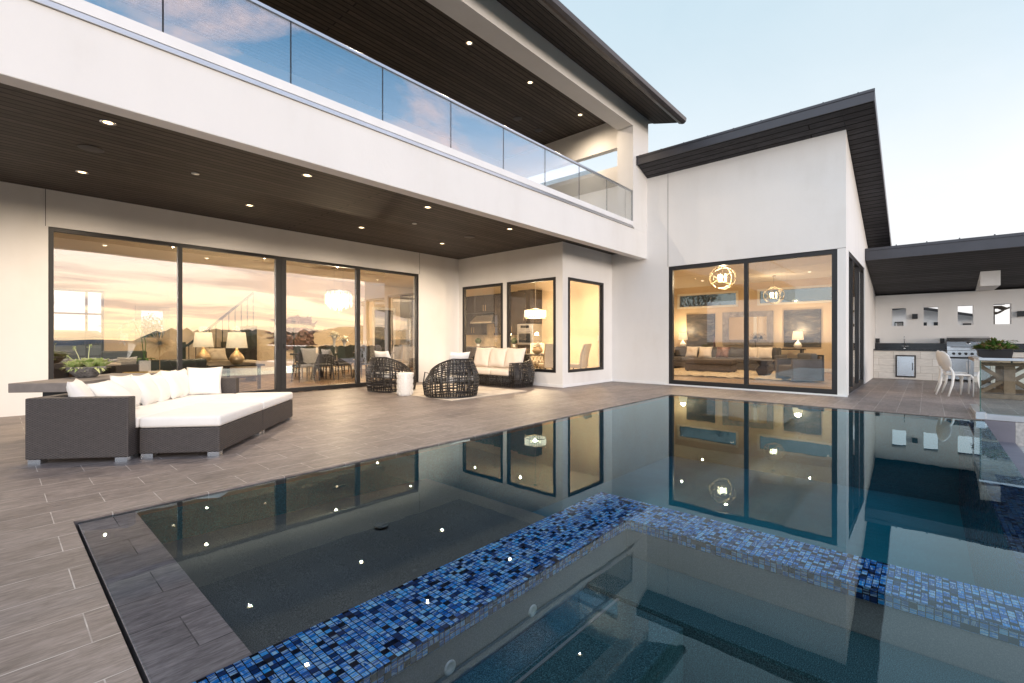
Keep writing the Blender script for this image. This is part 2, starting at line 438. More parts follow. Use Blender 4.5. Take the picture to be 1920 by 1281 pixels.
M['cushion'] = pmat('white_canvas', (.82,.80,.765), .85, 0, .03, 5, .25, 300)
M['cream'] = pmat('cream_canvas', (.78,.70,.62), .85, 0, .03, 5, .25, 300)
M['rattan'] = pmat('black_rattan', (.022,.019,.018), .33, 0, .4, 9)
M['ceramic'] = pmat('white_glazed_ceramic', (.80,.79,.77), .25, 0, .04)
M['concrete'] = pmat('grey_concrete', (.20,.178,.165), .65, 0, .22, 5, .2, 60)
M['bowl'] = pmat('rough_grey_bowl', (.17,.165,.165), .8, 0, .7, 22, .8, 45, 0, .01)
M['soil'] = pmat('dark_soil', (.03,.022,.016), .95, 0, .4, 40)
M['succ'] = leaf_mat('pale_succulent', (.22,.32,.10), (.42,.50,.20), (.55,.55,.34))
M['leaf'] = leaf_mat('green_leaf', (.035,.085,.02), (.10,.20,.035), (.30,.16,.10))
M['tree'] = leaf_mat('dark_tree_leaf', (.02,.035,.012), (.04,.065,.02), (.06,.09,.03))
M['bark'] = pmat('bark', (.06,.045,.032), .9, 0, .4, 12)
M['iwall'] = pmat('tan_interior_paint', (.70,.56,.385), .8, 0, .03)
M['iceil'] = pmat('cream_ceiling_paint', (.78,.69,.55), .85, 0, .02)
M['ifloor'] = plank_mat('oak_floor', (.30,.20,.125), .16, 1.6, True, .4)
M['trim'] = pmat('white_trim', (.78,.74,.66), .6, 0, .03)
M['cab'] = pmat('espresso_cabinet', (.028,.020,.016), .35, 0, .25, 5)
M['counter'] = pmat('granite_worktop', (.30,.26,.21), .2, 0, .35, 25)
M['backsplash'] = pmat('travertine', (.58,.47,.32), .5, 0, .2, 6)
M['leather'] = pmat('dark_leather', (.022,.022,.020), .38, 0, .25, 6)
M['sofa'] = pmat('grey_upholstery', (.115,.105,.098), .9, 0, .12, 6, .3, 200)
M['ottoman'] = pmat('brown_upholstery', (.075,.058,.048), .8, 0, .12, 6, .3, 200)
M['beige'] = pmat('beige_upholstery', (.52,.44,.33), .85, 0, .06, 6, .2, 200)
M['gold'] = pmat('antique_gold', (.58,.42,.24), .42, .75, .15)
M['silver'] = pmat('antique_silver_frame', (.33,.29,.26), .5, .3, .3, 8, .5, 25)
M['mirror'] = pmat('mirror_glass', (.85,.85,.82), .02, 1, .0)
M['art'] = art_mat('abstract_dark_paint')
M['copper'] = pmat('mauve_bronze_patina', (.20,.115,.10), .45, .5, .45, 9)
M['shag'] = shag_mat('cream_shag', (.72,.60,.42))
M['rug'] = rug_mat()
M['oldwood'] = plank_mat('weathered_wood', (.30,.215,.145), .14, 2.4, False, .7)
M['leg_wood'] = pmat('weathered_brown_beam', (.20,.135,.085), .75, 0, .3, 7, .4, 30)
M['plastic'] = pmat('white_plastic', (.80,.79,.77), .3, 0, .02)
M['pot'] = pmat('black_pot', (.018,.016,.018), .45, 0, .3)
M['black'] = pmat('black_metal', (.012,.012,.013), .4, .2, .1)
M['granite'] = pmat('black_granite', (.018,.021,.026), .18, 0, .3, 30)
M['stone'] = stone_mat()
M['yellow'] = pmat('yellow_lacquered_wood', (.62,.42,.10), .4, 0, .1)
M['petal'] = leaf_mat('white_petal', (.75,.70,.58), (.82,.78,.68), (.70,.62,.46))
M['ground'] = pmat('dry_grass_ground', (.065,.07,.035), .95, 0, .4, .05)
M['hill'] = pmat('haze_blue_hills', (.085,.115,.145), .95, 0, .2, .01)  # blue cast of distance haze is painted into the hill colour
M['gravel'] = pmat('pale_gravel', (.42,.41,.40), .9, 0, .3, 18, .6, 60)
M['slate'] = pmat('purple_grey_slab', (.16,.155,.185), .55, 0, .15, 3)
M['shingle'] = pmat('grey_shingle', (.13,.125,.125), .85, 0, .3, 6)
M['paint_car'] = pmat('silver_car_paint', (.32,.33,.34), .2, .6, .05, coat=.6)
M['tyre'] = pmat('tyre_rubber', (.015,.015,.015), .8)
M['bulb'] = emat('warm_led', (1.0,.70,.36), 5)
M['bulb_in'] = emat('warm_led_inside', (1.0,.80,.52), 4)
M['crystal'] = emat('lit_crystal', (1.0,.84,.58), 2.0)
M['flame'] = emat('candle_bulb', (1.0,.80,.48), 7)
M['shade'] = shade_mat('lit_linen_shade', (1.0,.74,.42), .75)
M['ring'] = pmat('brass_ring', (.45,.36,.23), .35, .6)
M['linen'] = pmat('sheer_white_linen', (.78,.74,.68), .9, 0, .04)

# ------------------------------------------------------------------ setting
def fin(b, name, mat, parent=None, **k):
    """build a mesh made in world coordinates under a thing that is not rotated"""
    if parent is not None:
        p = parent; off = Vector((0,0,0))
        while p is not None: off += Vector(p.location); p = p.parent
        return b.build(name, mat, parent, off=-off, **k)
    return b.build(name, mat, None, **k)

PX0, PX1, PY0, PY1 = .345, 9.9, -.62, 4.2     # pool
g = B()
rings = [0, 8, 20, 45, 90, 180, 360, 800, 2000, 5000]; prev = None
for r in rings:
    cur = []
    for k in range(48):
        a = 2*PI*k/48; z = -3.4 - .012*max(0, r-20) if r < 400 else -8 - .004*(r-400)
        cur.append(g.bm.verts.new((6+r*math.cos(a), 2+r*math.sin(a), max(z, -26) + (random.uniform(-.4,.4) if r > 40 else 0))))
        if r == 0: break
    if prev:
        for k in range(48):
            if len(prev) == 1: g.bm.faces.new((prev[0], cur[k], cur[(k+1)%48]))
            else: g.bm.faces.new((prev[k], cur[k], cur[(k+1)%48], prev[(k+1)%48]))
    prev = cur
struct(g.build('ground', M['ground'], smooth=True))

# hills far off and the wooded ridge (both are seen mirrored in the glass)
def ridge(name, mat, R, a0, a1, h0, h1, depth, n=160, seed=1):
    rr = random.Random(seed); b = B(); pts = []
    for i in range(n+1):
        a = a0 + (a1-a0)*i/n
        h = h0 + (h1-h0)*(.5+.3*math.sin(i*.11+seed)+.2*math.sin(i*.31+2*seed)) + rr.uniform(-.02,.02)*(h1-h0)
        pts.append((a, h))
    rows = []
    for f, k in ((0, .0), (.35, .7), (.6, 1.0), (1, .1)):
        rows.append([b.bm.verts.new(((R+depth*f)*math.cos(a), (R+depth*f)*math.sin(a), -26 + (h+26)*k)) for a, h in pts])
    for r0, r1 in zip(rows, rows[1:]):
        for i in range(n): b.bm.faces.new((r0[i], r0[i+1], r1[i+1], r1[i]))
    return struct(b.build(name, mat, smooth=True))
ridge('hills', M['hill'], 1500, -PI*.98, -PI*.02, -6, 22, 500)
b = B(); rr = random.Random(3)
for i in range(420):
    a = math.radians(-77 + 62*(i/420)) + rr.uniform(-.006,.006); R = 95 + rr.uniform(-6, 26)
    top = 2.9 + 1.0*math.sin(i*.05) + rr.uniform(-1.0,1.0)
    if i < 60: top -= (60-i)*.06
    h = rr.uniform(1.6, 3.2)
    b.ball((R*math.cos(a), R*math.sin(a), top-h*.8), h, (1.2,1.2,.85), 2, .16)
    b.box(R*math.cos(a)-.2, R*math.cos(a)+.2, R*math.sin(a)-.2, R*math.sin(a)+.2, -7, top-h)
    if i % 2: b.ball((R*math.cos(a)*1.03, R*math.sin(a)*1.03, -1.5), 3.6, (1.6,1.6,1.2), 1, .15)
o = b.build('wooded_ridge', M['tree']); o['kind'] = 'stuff'
tag(o, 'dark wooded ridge beyond the pool, mirrored in the glass doors', 'woods')

# deck, with a hole for the pool
b = B()
b.slab('z', [-7, PX0, PX1, 20.5], [-7, PY0, PY1, 10.68], -3.6, 0, holes=[(PX0, PX1, PY0, PY1), (PX0, PX1, -7, PY0)])
deck = struct(b.build('pool_deck', M['tile']))
b = B(); b.box(-6, 24, 10.94, 30, -3.6, -.02); struct(b.build('yard_paving', M['gravel']))
b = B(); b.box(20.51, 40, -10, 10.9, -3.6, -.05); struct(b.build('side_yard', M['gravel']))
# trough below the vanishing edge
b = B(); b.box(.345, 9.895, -.95, -.632, -3.4, -.30); struct(b.build('overflow_ledge', M['slate']))
b = B(); b.box(.345, 9.895, -6.9, -.952, -3.4, -.33); struct(b.build('gravel_bed', M['gravel']))

# basin
WZ = -.012
b = B()
prof = [(.66,-.30), (3.24,-.36)]
for (x0,z0),(x1,z1) in zip(prof, prof[1:]):
    yy = 1.94 if x1 < 3.4 else PY0
    b.face([(x0,yy,z0),(x1,yy,z1),(x1,PY1,z1),(x0,PY1,z0)])
struct(b.build('pool_shelf_floor', M['pebble']))
b = B(); b.face([(3.24,PY0,-.36),(4.6,PY0,-1.25),(4.6,PY1,-1.25),(3.24,PY1,-.36)]); b.face([(4.6,PY0,-1.25),(9.9,PY0,-1.35),(9.9,PY1,-1.35),(4.6,PY1,-1.25)])
struct(b.build('pool_floor', M['pebble_deep']))
b = B()
b.face([(.7,PY1-.002,-1.4),(9.9,PY1-.002,-1.4),(9.9,PY1-.002,-.06),(.7,PY1-.002,-.06)])
b.face([(9.898,PY0,-1.4),(9.898,PY1,-1.4),(9.898,PY1,-.06),(9.898,PY0,-.06)])
struct(b.build('pool_side', M['pebble_deep']))
b = B(); b.box(.347, .368, PY0, PY1, -.5, -.10); b.box(.347,.3475,PY0,PY1,-.1,-.006); struct(b.build('overflow_slot', M['slot']))
b = B(); b.box(.368, .668, 1.956, PY1-.004, -.6, -.024); b.box(.368, .668, PY0, 1.516, -.6, -.024); struct(b.build('pool_ledge', M['tile_sub']))
# mosaic wall of the spa and the vanishing edge
spa = thing('spa_wall', 'L-shaped spa wall capped with blue glass mosaic just under the water', 'spa wall', (3.05,1.7,-1.5))
b = B(); b.prism([(.369,1.52),(2.87,1.52),(2.87,PY0+.005),(3.25,PY0+.005),(3.25,1.95),(.369,1.95)], 'z', -.088, -.022)
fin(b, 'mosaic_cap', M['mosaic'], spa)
b = B(); b.prism([(.373,1.526),(2.876,1.526),(2.876,PY0+.005),(3.246,PY0+.005),(3.246,1.946),(.373,1.946)], 'z', -1.5, -.089)
fin(b, 'wall_core', M['spa_plaster'], spa)
b = B(); b.box(3.256, 9.89, -.635, -.36, -3.3, -.024)
tag(b.build('vanishing_edge_wall', M['mosaic_shaded']), 'blue mosaic vanishing edge wall along the right side of the pool', 'pool wall')
# spa shell, benches and fittings
b = B(); b.box(.67, 2.874, PY0, 1.524, -1.52, -1.45); struct(b.build('spa_floor', M['pebble_navy']))
b = B(); b.box(.67, .80, PY0+.01, 1.519, -1.44, -.13); struct(b.build('spa_side', M['spa_plaster']))
b = B(); b.box(.81, 2.36, .93, 1.521, -1.44, -.275, .012)
tag(b.build('spa_bench', M['pebble_spa']), 'long underwater spa bench below the pale jet wall', 'bench')
b = B(); b.box(2.365, 2.871, PY0+.02, 1.518, -1.44, -.255, .02)
tag(b.build('spa_bench', M['pebble_spa']), 'short underwater spa bench along the right mosaic wall', 'bench')
b = B(); b.box(.81, 2.36, 1.30, 1.315, -.276, -.268)
fin(b, 'bench_seam', M['spa_plaster'])['kind'] = 'structure'
for i, (x, lab) in enumerate([(1.30,'round spa jet in the pale wall, nearest the camera'), (1.86,'round spa jet in the pale wall, farther along toward the corner')]):
    t = thing('spa_jet', lab, 'spa jet', (x,1.527,-.205), 0, 'jets in the spa wall')
    b = B(); b.lathe([(.030,0),(.032,.006),(.024,.010),(.017,.004),(.001,.003)], 20)
    o = b.build('nozzle', M['ceramic'], t, smooth=True); o.rotation_euler = (PI/2,0,0)
t = thing('pool_drain', 'round black drain in the shallow pool floor', 'drain', (2.10,3.31,-.316))
b = B(); b.lathe([(.055,0),(.055,.008),(.042,.012),(.038,.008),(.024,.008),(.022,.012),(.001,.012)], 24); b.build('cover', M['concrete'], t, smooth=False)

# water body
b = B(); b.box(.372, 9.905, -.628, 4.205, -1.6, WZ)
struct(b.build('pool_water', M['water']))

# ------------------------------------------------------------------ the house
house = thing('house', 'white two-storey stucco house with dark board soffits, glass doors and a lower wing', 'house', (4.3,10.7,0))
def H(b, name, mat, parent=None, **k): return fin(b, name, mat, parent or house, **k)

# --- ground floor walls
b = B(); b.slab('y', [-7, 9.47], [0, 3.70], 10.68, 10.93, holes=[(.58,7.98,0,3.05)]); H(b, 'wall', M['stucco'])
b = B(); b.slab('x', [6.79, 10.68], [0, 3.70], 9.47, 9.59, holes=[(7.0,8.67,.36,2.79),(8.83,10.49,.36,2.79)]); H(b, 'wall', M['stucco'])
b = B(); b.slab('y', [9.59, 13.85], [0, 3.70], 6.79, 6.93, holes=[(9.70,11.42,.36,2.79)]); H(b, 'wall', M['stucco'])
b = B(); b.box(12.1, 13.85, 6.79, 6.93, 3.70, 5.3); H(b, 'wall', M['stucco'])
b = B(); b.slab('x', [1.27, 6.79], [0, 5.60], 11.9, 12.1, holes=[(1.42,5.11,0,3.13)]); H(b, 'wall', M['stucco'])
b = B(); b.box(12.1, 12.35, 1.27, 1.47, 0, 3.13); b.box(15.8, 20.5, 1.27, 1.47, 0, 3.13)
b.prism([(12.1,3.13),(20.65,3.13),(20.65,3.66),(17.05,3.68),(12.1,5.515)], 'y', 1.27, 1.47); H(b, 'wall', M['stucco'])
# plaster skirting at the foot of the nook and the wing
b = B(); b.box(9.455, 9.47, 6.775, 10.68, 0, .07); b.box(9.47, 11.9, 6.775, 6.79, 0, .07); b.box(11.885, 11.9, 5.2, 6.775, 0, .07)
b.box(11.87, 11.9, 1.24, 5.2, 0, .035); H(b, 'base_trim', M['curb'])
for q in ((.545, .552, 10.676, 10.681, 3.05, 3.65),(8.0, 8.007, 10.676, 10.681, 3.05, 3.65),(11.896,11.901,5.115,5.122,3.13,5.58),(11.896,11.901,1.27,1.42,3.128,3.134)):
    b = B(); b.box(*q); H(b, 'control_joint', M['frame'])
# --- balcony level
b = B(); b.box(-7, 11.9, 5.71, 5.92, 3.40, 4.10, .006, 1); H(b, 'balcony_beam', M['stucco'])
b = B(); b.slab('z', [-7, 11.9], [5.92, 10.68], 3.65, 3.68, holes=[(9.47,11.9,6.79,10.68)]); H(b, 'soffit', M['soffit'])
b = B(); b.box(-7, 12, 5.92, 10.93, 3.70, 4.05); H(b, 'balcony_floor', M['concrete'])
b = B(); b.box(-7, 11.1, 5.792, 5.95, 4.10, 4.30, .006, 1); H(b, 'balcony_curb', M['curb'])
b = B(); b.box(-7, 11.12, 5.685, 5.76, 4.10, 4.125); b.box(-7, 11.12, 5.715, 5.732, 4.125, 4.165); H(b, 'drip_strip', M['metal'])
b = B(); b.box(-7, 11.1, 5.708, 5.7345, 4.168, 4.285, .003, 1); H(b, 'rail_shoe', M['curb'])
b = B(); b.box(11.1, 11.98, 5.712, 6.17, 4.10, 6.78); H(b, 'column', M['stucco'])
b = B(); b.box(-7, 11.98, 5.712, 6.15, 6.78, 7.28); H(b, 'roof_beam', M['stucco'])
b = B(); b.slab('x', [6.17, 10.93], [4.05, 7.28], 11.3, 11.5, holes=[(6.17,10.4,5.92,6.43)]); H(b, 'side_wall', M['stucco'])
b = B(); b.slab('y', [-7, 11.3], [4.05, 7.28], 10.68, 10.93, holes=[(.8,9.2,4.05,6.9)]); H(b, 'wall', M['stucco'])
b = B(); b.box(-7, 11.3, 6.15, 10.68, 7.2, 7.23); H(b, 'soffit', M['soffit'])
b = B(); b.box(-7, 12, 10.93, 17.2, 3.72, 4.05); b.box(-7,11.3,15.8,16,4.05,7.3); b.box(-7,11.3,10.93,15.8,6.95,7.0); H(b, 'upper_floor', M['iwall'])
# balcony railing: nine panes under one cap
rail = B(); rail.box(-7, 11.1, 5.718, 5.766, 5.045, 5.09, .004, 1); rl = H(rail, 'balcony_railing', M['metal'])
xs = [-6.35,-5.1,-3.86,-2.62,-1.37,-.12,1.13,2.39,3.66,4.92,6.17,7.40,8.63,9.82,11.09]
for x0, x1 in zip(xs, xs[1:]):
    b = B(); b.box(x0+.008, x1-.008, 5.736, 5.748, 4.127, 5.044); H(b, 'glass_pane', M['glass_rail'], rl)
    b = B(); b.box(x1-.0075, x1+.0075, 5.737, 5.747, 4.128, 5.043); H(b, 'pane_joint', M['black'], rl)
# --- main roof with gutter
rs = lambda y: 7.25 + .27*(y-5.71)
b = B(); b.prism([(5.0,rs(5.0)),(5.71,rs(5.71)),(17.5,rs(14.5)),(17.5,rs(14.5)+.25),(5.0,rs(5.0)+.17)], 'x', -7, 12.3); H(b, 'roof', M['roof'])
b = B(); b.prism([(5.03,rs(5.03)-.022),(5.70,rs(5.70)-.022),(5.70,rs(5.70)-.002),(5.03,rs(5.03)-.002)], 'x', -7, 12.28); H(b, 'eave_soffit', M['soffit'])
gp = [(4.995,7.02),(4.90,6.985),(4.85,6.985),(4.80,7.03),(4.785,7.11),(4.80,7.135),(4.815,7.125),(4.82,7.05),(4.86,7.01),(4.90,7.01),(4.98,7.05),(4.995,7.15)]
b = B(); b.prism(gp, 'x', -7, 12.32); H(b, 'gutter', M['gutter'])
# --- wing roof
wz = lambda x: 5.60 - .37*(x-11.9)
XE = 11.29
def wing_poly(o0, o1, x0, x1=None):
    x1 = x1 or 21.0
    return [(x0, wz(x0)+o0), (17.1, wz(17.1)+o0), (x1, wz(17.1)+o0), (x1, wz(17.1)+o1), (17.1, wz(17.1)+o1), (x0, wz(x0)+o1)]
b = B(); b.prism(wing_poly(.022,.19,12.02), 'y', .78, 8.8); b.prism([(XE,wz(XE)+.022),(12.02,wz(12.02)+.022),(12.02,wz(12.02)+.19),(XE,wz(XE)+.19)], 'y', .78, 5.705)
for k in range(9):
    y = 1.0 + k*.575; b.prism([(XE,wz(XE)+.19),(17.1,wz(17.1)+.19),(17.1,wz(17.1)+.225),(XE,wz(XE)+.225)], 'y', y, y+.025)
H(b, 'wing_roof', M['roof'])
b = B(); b.prism([(XE-.02,wz(XE)-.03),(XE,wz(XE)-.03),(XE,wz(XE)+.15),(XE-.02,wz(XE)+.15)], 'y', .76, 5.705)
b.prism([(XE-.035,wz(XE)+.15),(XE,wz(XE)+.15),(XE,wz(XE)+.20),(XE-.035,wz(XE)+.20)], 'y', .75, 5.705)
b.prism([(XE,wz(XE)-.03),(17.1,wz(17.1)-.03),(21,wz(17.1)-.03),(21,wz(17.1)+.2),(17.1,wz(17.1)+.2),(XE,wz(XE)+.2)], 'y', .755, .779); H(b, 'wing_fascia', M['roof'])
b = B(); b.prism([(XE+.002,wz(XE)+.002),(11.9,5.602),(11.9,5.62),(XE+.002,wz(XE)+.02)], 'y', 1.275, 5.703); H(b, 'wing_soffit', M['soffit_y'])
b = B(); b.prism([(XE+.002,wz(XE)+.002),(17.1,wz(17.1)+.002),(20.9,wz(17.1)+.002),(20.9,wz(17.1)+.02),(17.1,wz(17.1)+.02),(XE+.002,wz(XE)+.02)], 'y', .782, 1.272)
H(b, 'wing_soffit', M['soffit_y'])
# --- glazing helper: a frame with mullions, panes and optional bottom rail
def glazing(name, axis, u0, u1, v0, v1, t0, t1, w, mull, glass, wb=None, parent=None):
    wb = wb or w
    holes = []; us = [u0+w]
    cuts = sorted(mull)
    a = u0+w
    for m, mw in cuts: holes.append((a, m-mw/2, v0+wb, v1-w)); a = m+mw/2
    holes.append((a, u1-w, v0+wb, v1-w))
    b = B(); b.slab(axis, [u0,u1], [v0,v1], t0, t1, holes=holes); fr = H(b, name, M['frame'], parent)
    tm = (t0+t1)/2
    for h in holes:
        b = B(); b.slab(axis, [h[0]-.01,h[1]+.01], [h[2]-.01,h[3]+.01], tm-.005, tm+.005); H(b, 'glass_pane', glass, fr)
    return fr
sd = glazing('sliding_door', 'y', .583, 7.977, .012, 3.047, 10.705, 10.80, .062, [(2.38,.07),(4.25,.22),(6.13,.10)], M['glass_big'], .09)
for x in (4.19, 4.31):
    b = B(); b.box(x-.016, x+.016, 10.694, 10.71, 1.00, 1.11, .004, 1); H(b, 'handle', M['black'], sd)
b = B(); b.box(4.246, 4.254, 10.699, 10.706, .1, 2.96); H(b, 'meeting_seam', M['black'], sd)
glazing('window', 'x', 8.833, 10.487, .363, 2.787, 9.455, 9.54, .072, [], M['glass'])
glazing('window', 'x', 7.003, 8.667, .363, 2.787, 9.455, 9.54, .072, [], M['glass'])
glazing('window', 'y', 9.703, 11.417, .363, 2.787, 6.775, 6.86, .072, [], M['glass'])
glazing('window', 'x', 1.423, 5.107, .012, 3.127, 11.93, 12.03, .10, [(3.22,.085)], M['glass'], .125)
glazing('sliding_door', 'y', 12.353, 15.797, .012, 3.127, 1.29, 1.38, .085, [(13.3,.10),(14.6,.18)], M['glass'], .10)
glazing('sliding_door', 'y', .803, 9.197, 4.06, 6.897, 10.71, 10.80, .085, [(2.9,.08),(5.0,.2),(7.1,.08)], M['glass'], .10)
# --- inside: floors, ceilings, partition walls
b = B(); b.slab('z', [-6, 13.7], [6.93, 17], .002, .012, holes=[(-6,9.59,6.93,10.72)]); b.box(12.1, 20.5, 1.47, 8.5, .002, .012); b.box(12.06,12.1,1.42,5.11,.002,.012); H(b, 'floor', M['ifloor'])
b = B(); b.slab('z', [-6, 13.7], [6.93, 17], 3.45, 3.55, holes=[(-6,9.59,6.93,10.93)]); H(b, 'ceiling', M['iceil'])
b = B(); b.prism([(12.1,5.30),(17.1,3.54),(20.5,3.50),(20.5,3.58),(17.1,3.62),(12.1,5.38)], 'y', 1.47, 8.5); H(b, 'ceiling', M['iceil'])
b = B(); b.slab('y', [-6, 13.7], [0, 3.7], 17, 17.2, holes=[(.98,2.02,.1,2.55),(2.83,3.38,1.26,2.05)])
b.box(-6.2, -6, 10.93, 17.2, 0, 3.7); b.box(13.70, 13.77, 6.93, 17.2, 0, 3.7); b.box(-6,9.47,10.931,10.94,3.06,3.45); H(b, 'interior_wall', M['iwall'])
b = B(); b.box(13.77, 13.85, 6.93, 8.5, 0, 5.0); b.box(13.77, 20.65, 8.5, 8.65, 0, 4.9); b.slab('x', [1.47, 8.5], [0, 3.7], 20.5, 20.65, holes=[(5.90,8.29,2.65,3.15),(2.60,5.02,2.65,3.15)])
b.box(12.101, 13.77, 6.70, 6.789, 0, 5.0); b.box(12.101,12.106,1.47,6.7,3.14,5.3); H(b, 'interior_wall', M['iwall'])
# niche-like header over the kitchen and baseboards
for q in ((-6, 13.7, 16.98, 16.999, .012, .13),(13.68,13.699,6.93,16.97,.012,.13),(20.48,20.499,1.47,8.5,.012,.13)):
    b = B(); b.box(*q); H(b, 'baseboard', M['trim'])
glazing('window', 'y', .985, 2.015, .105, 2.545, 17.02, 17.08, .05, [(1.66,.05)], M['glass'])
for z in (.75, 1.3, 1.9):
    b = B(); b.box(1.03, 1.97, 17.03, 17.07, z-.02, z+.02); H(b, 'muntin', M['frame'])
b = B(); b.slab('y', [2.70,3.51],[1.13,2.18],16.97,16.999,holes=[(2.83,3.38,1.26,2.05)]); H(b, 'window_trim', M['beige'])
for y0, y1 in ((5.90,8.29),(2.60,5.02)):
    b = B(); b.slab('x', [y0-.08,y1+.08],[2.57,3.23],20.47,20.499,holes=[(y0,y1,2.65,3.15)]); wt = H(b, 'window_trim', M['trim'])
    b = B(); b.box(20.56,20.57,y0-.01,y1+.01,2.64,3.16); H(b, 'glass_pane', M['glass_tint'], wt)
# tall door opening and door in the back of the dining room
b = B(); b.slab('y', [10.35,11.45],[.012,2.55],16.96,16.999,holes=[(10.45,11.35,.012,2.45)]); H(b, 'door_trim', M['trim'])
b = B(); b.box(10.46, 11.34, 16.965, 16.995, .014, 2.44); d = H(b, 'door', M['cab'])
b = B(); b.box(11.22, 11.26, 16.94, 16.966, 1.0, 1.12); H(b, 'handle', M['gold'], d)

# ------------------------------------------------------------------ recessed lights
def rlight(loc, label, group, watts, inside=False, tilt=None):
    t = thing('recessed_light', label, 'ceiling light', loc, 0, group)
    b = B(); b.lathe([(.046,-.004),(.075,-.006),(.075,0),(.046,0),(.045,.0)], 24, cap=False); b.build('trim_ring', M['trim'] if inside else M['steel'], t, smooth=True)
    b = B(); b.lathe([(.045,-.003),(.03,-.0045),(.001,-.005)], 20); b.build('lens', M['bulb_in' if inside else 'bulb'], t)
    if tilt is not None: t.rotation_euler = (0, tilt, 0)
    if watts:
        l = bpy.data.lights.new('lamp', 'SPOT'); l.energy = watts; l.color = (1.0,.75,.47) if inside else (1.0,.80,.58)
        l.spot_size = math.radians(168); l.spot_blend = 1.0; l.shadow_soft_size = .025
        o = bpy.data.objects.new('lamp', l); COL.objects.link(o); o.parent = t; o.location = (0,0,-.03)
    return t
GL = 'recessed lights in the lower patio soffit'
names_x = ['above the near end of the daybed','above the far end of the daybed','above the middle door stiles','above the black lattice seating']
for i, x in enumerate((.85, 3.1, 5.34, 7.6)):
    rlight((x, 6.88, 3.649), 'front row soffit downlight by the white beam, '+names_x[i], GL, 125)
    rlight((x, 9.2, 3.649), 'rear row soffit downlight by the glass doors, '+names_x[i], GL, 125)
GU = 'recessed lights in the upper balcony soffit'
for x, w in ((6.4,'nearest the camera of the three in view'),(8.33,'middle one of the three in view'),(10.42,'closest to the white corner column')):
    rlight((x, 6.9, 7.199), 'warm recessed light in the upper balcony soffit, '+w, GU, 120)
for x in (2.2, 4.3): rlight((x, 6.9, 7.199), 'warm recessed light in the upper balcony soffit, mirrored in the railing glass', GU, 120)
for x, y, lab in ((.82,7.97,'flush round dark speaker in the lower soffit above the daybed'),(7.54,8.12,'flush round dark speaker in the lower soffit by the kitchen nook')):
    t = thing('soffit_speaker', lab, 'speaker', (x,y,3.649)); b = B(); b.lathe([(.13,0),(.13,-.006),(.12,-.008),(.001,-.008)], 28); b.build('grille', M['pot'], t, smooth=True)
for x, y, z, lab in ((9.45,8.28,7.199,'flush round dark speaker in the upper soffit'),(10.39,8.29,7.199,'second flush dark speaker in the upper soffit, near the side opening')):
    t = thing('soffit_speaker', lab, 'speaker', (x,y,z)); b = B(); b.lathe([(.12,0),(.12,-.006),(.11,-.008),(.001,-.008)], 28); b.build('grille', M['pot'], t, smooth=True)
for x, y, lab in ((1.97,8.03,'small round sensor in the lower soffit between four lights above the daybed'),(5.9,8.05,'small round sensor in the lower soffit above the white stool')):
    t = thing('soffit_sensor', lab, 'sensor', (x,y,3.649)); b = B(); b.lathe([(.05,0),(.05,-.01),(.03,-.016),(.001,-.016)], 20); b.build('cap', M['metal'], t, smooth=True)

# ------------------------------------------------------------------ wicker daybed
e1a = math.radians(-40.6)
db = thing('wicker_daybed', 'brown-grey wicker daybed sofa with low arms and a long white seat cushion', 'daybed', (.19,6.44,0), e1a)
L, AH, BZ = 2.42, .635, .045
b = B(); b.box(0, .90, 0, .115, BZ, AH, .012); b.build('arm', M['wicker'], db)
b = B(); b.box(0, .90, L-.115, L, BZ, AH, .012); b.build('arm', M['wicker'], db)
b = B(); b.box(0, .115, .117, L-.117, BZ, AH-.002, .012); b.build('backrest', M['wicker'], db)
b = B(); b.box(.117, .895, .117, L-.117, BZ, .30, .01); b.build('seat_base', M['wicker'], db)
b = B(); b.box(.125, .915, .125, L-.125, .302, .412, .035, 3); soft(b.build('seat_cushion', M['cushion'], db), 60)
for x, y in ((.02,.005),(.78,.005),(.78,.09),(.02,L-.09),(.78,L-.09)):
    b = B(); b.box(x, x+.11, y, y+.08, 0, BZ-.002); b.build('foot', M['steel'], db)
eu, ev = Vector((math.cos(e1a), math.sin(e1a))), Vector((-math.sin(e1a), math.cos(e1a)))
def D(u, v): return (.19+eu.x*u+ev.x*v, 6.44+eu.y*u+ev.y*v)
def ottoman(v0, v1, lab):
    o = thing('wicker_ottoman', lab, 'ottoman', (*D(.93, v0), 0), e1a, 'wicker ottomans pushed against the daybed')
    w = v1-v0
    b = B(); b.box(0, .755, 0, w, BZ, .30, .012); b.build('base', M['wicker'], o)
    b = B(); b.box(-.012, .762, 0, w, .302, .415, .035, 3); soft(b.build('cushion', M['cushion'], o), 60)
    for x, y in ((.01,.01),(.635,.01),(.01,w-.09),(.635,w-.09)):
        b = B(); b.box(x, x+.11, y, y+.08, 0, BZ-.002); b.build('foot', M['steel'], o)
ottoman(.115, 1.225, 'wicker ottoman with white cushion, the half of the front row nearest the camera')
ottoman(1.229, 2.35, 'wicker ottoman with white cushion, the far half of the front row by the glass doors')
def put_pillow(u, v, z, lab, w=.5, h=.46, lean=-.35, yaw=0, face=0, t=.17, mat='cushion', base=None, ang=None, roll=0):
    """pillow standing on its edge; local +X is the direction it faces"""
    p = base(u, v) if base else D(u, v)
    o = B().pillow(w, h, t).build('pillow', M[mat], None, smooth=True)
    A = (e1a if ang is None else ang) + face
    R = Matrix.Rotation(A, 4, 'Z') @ Matrix.Rotation(lean, 4, 'Y') @ Matrix.Rotation(roll, 4, 'X') @ Matrix(((0,0,1,0),(1,0,0,0),(0,1,0,0),(0,0,0,1)))
    o.matrix_world = Matrix.Translation((p[0], p[1], z)) @ R
    tag(o, lab, 'pillow', 'white pillows along the daybed' if mat == 'cushion' and base is None else 'outdoor and indoor accent pillows')
    return o
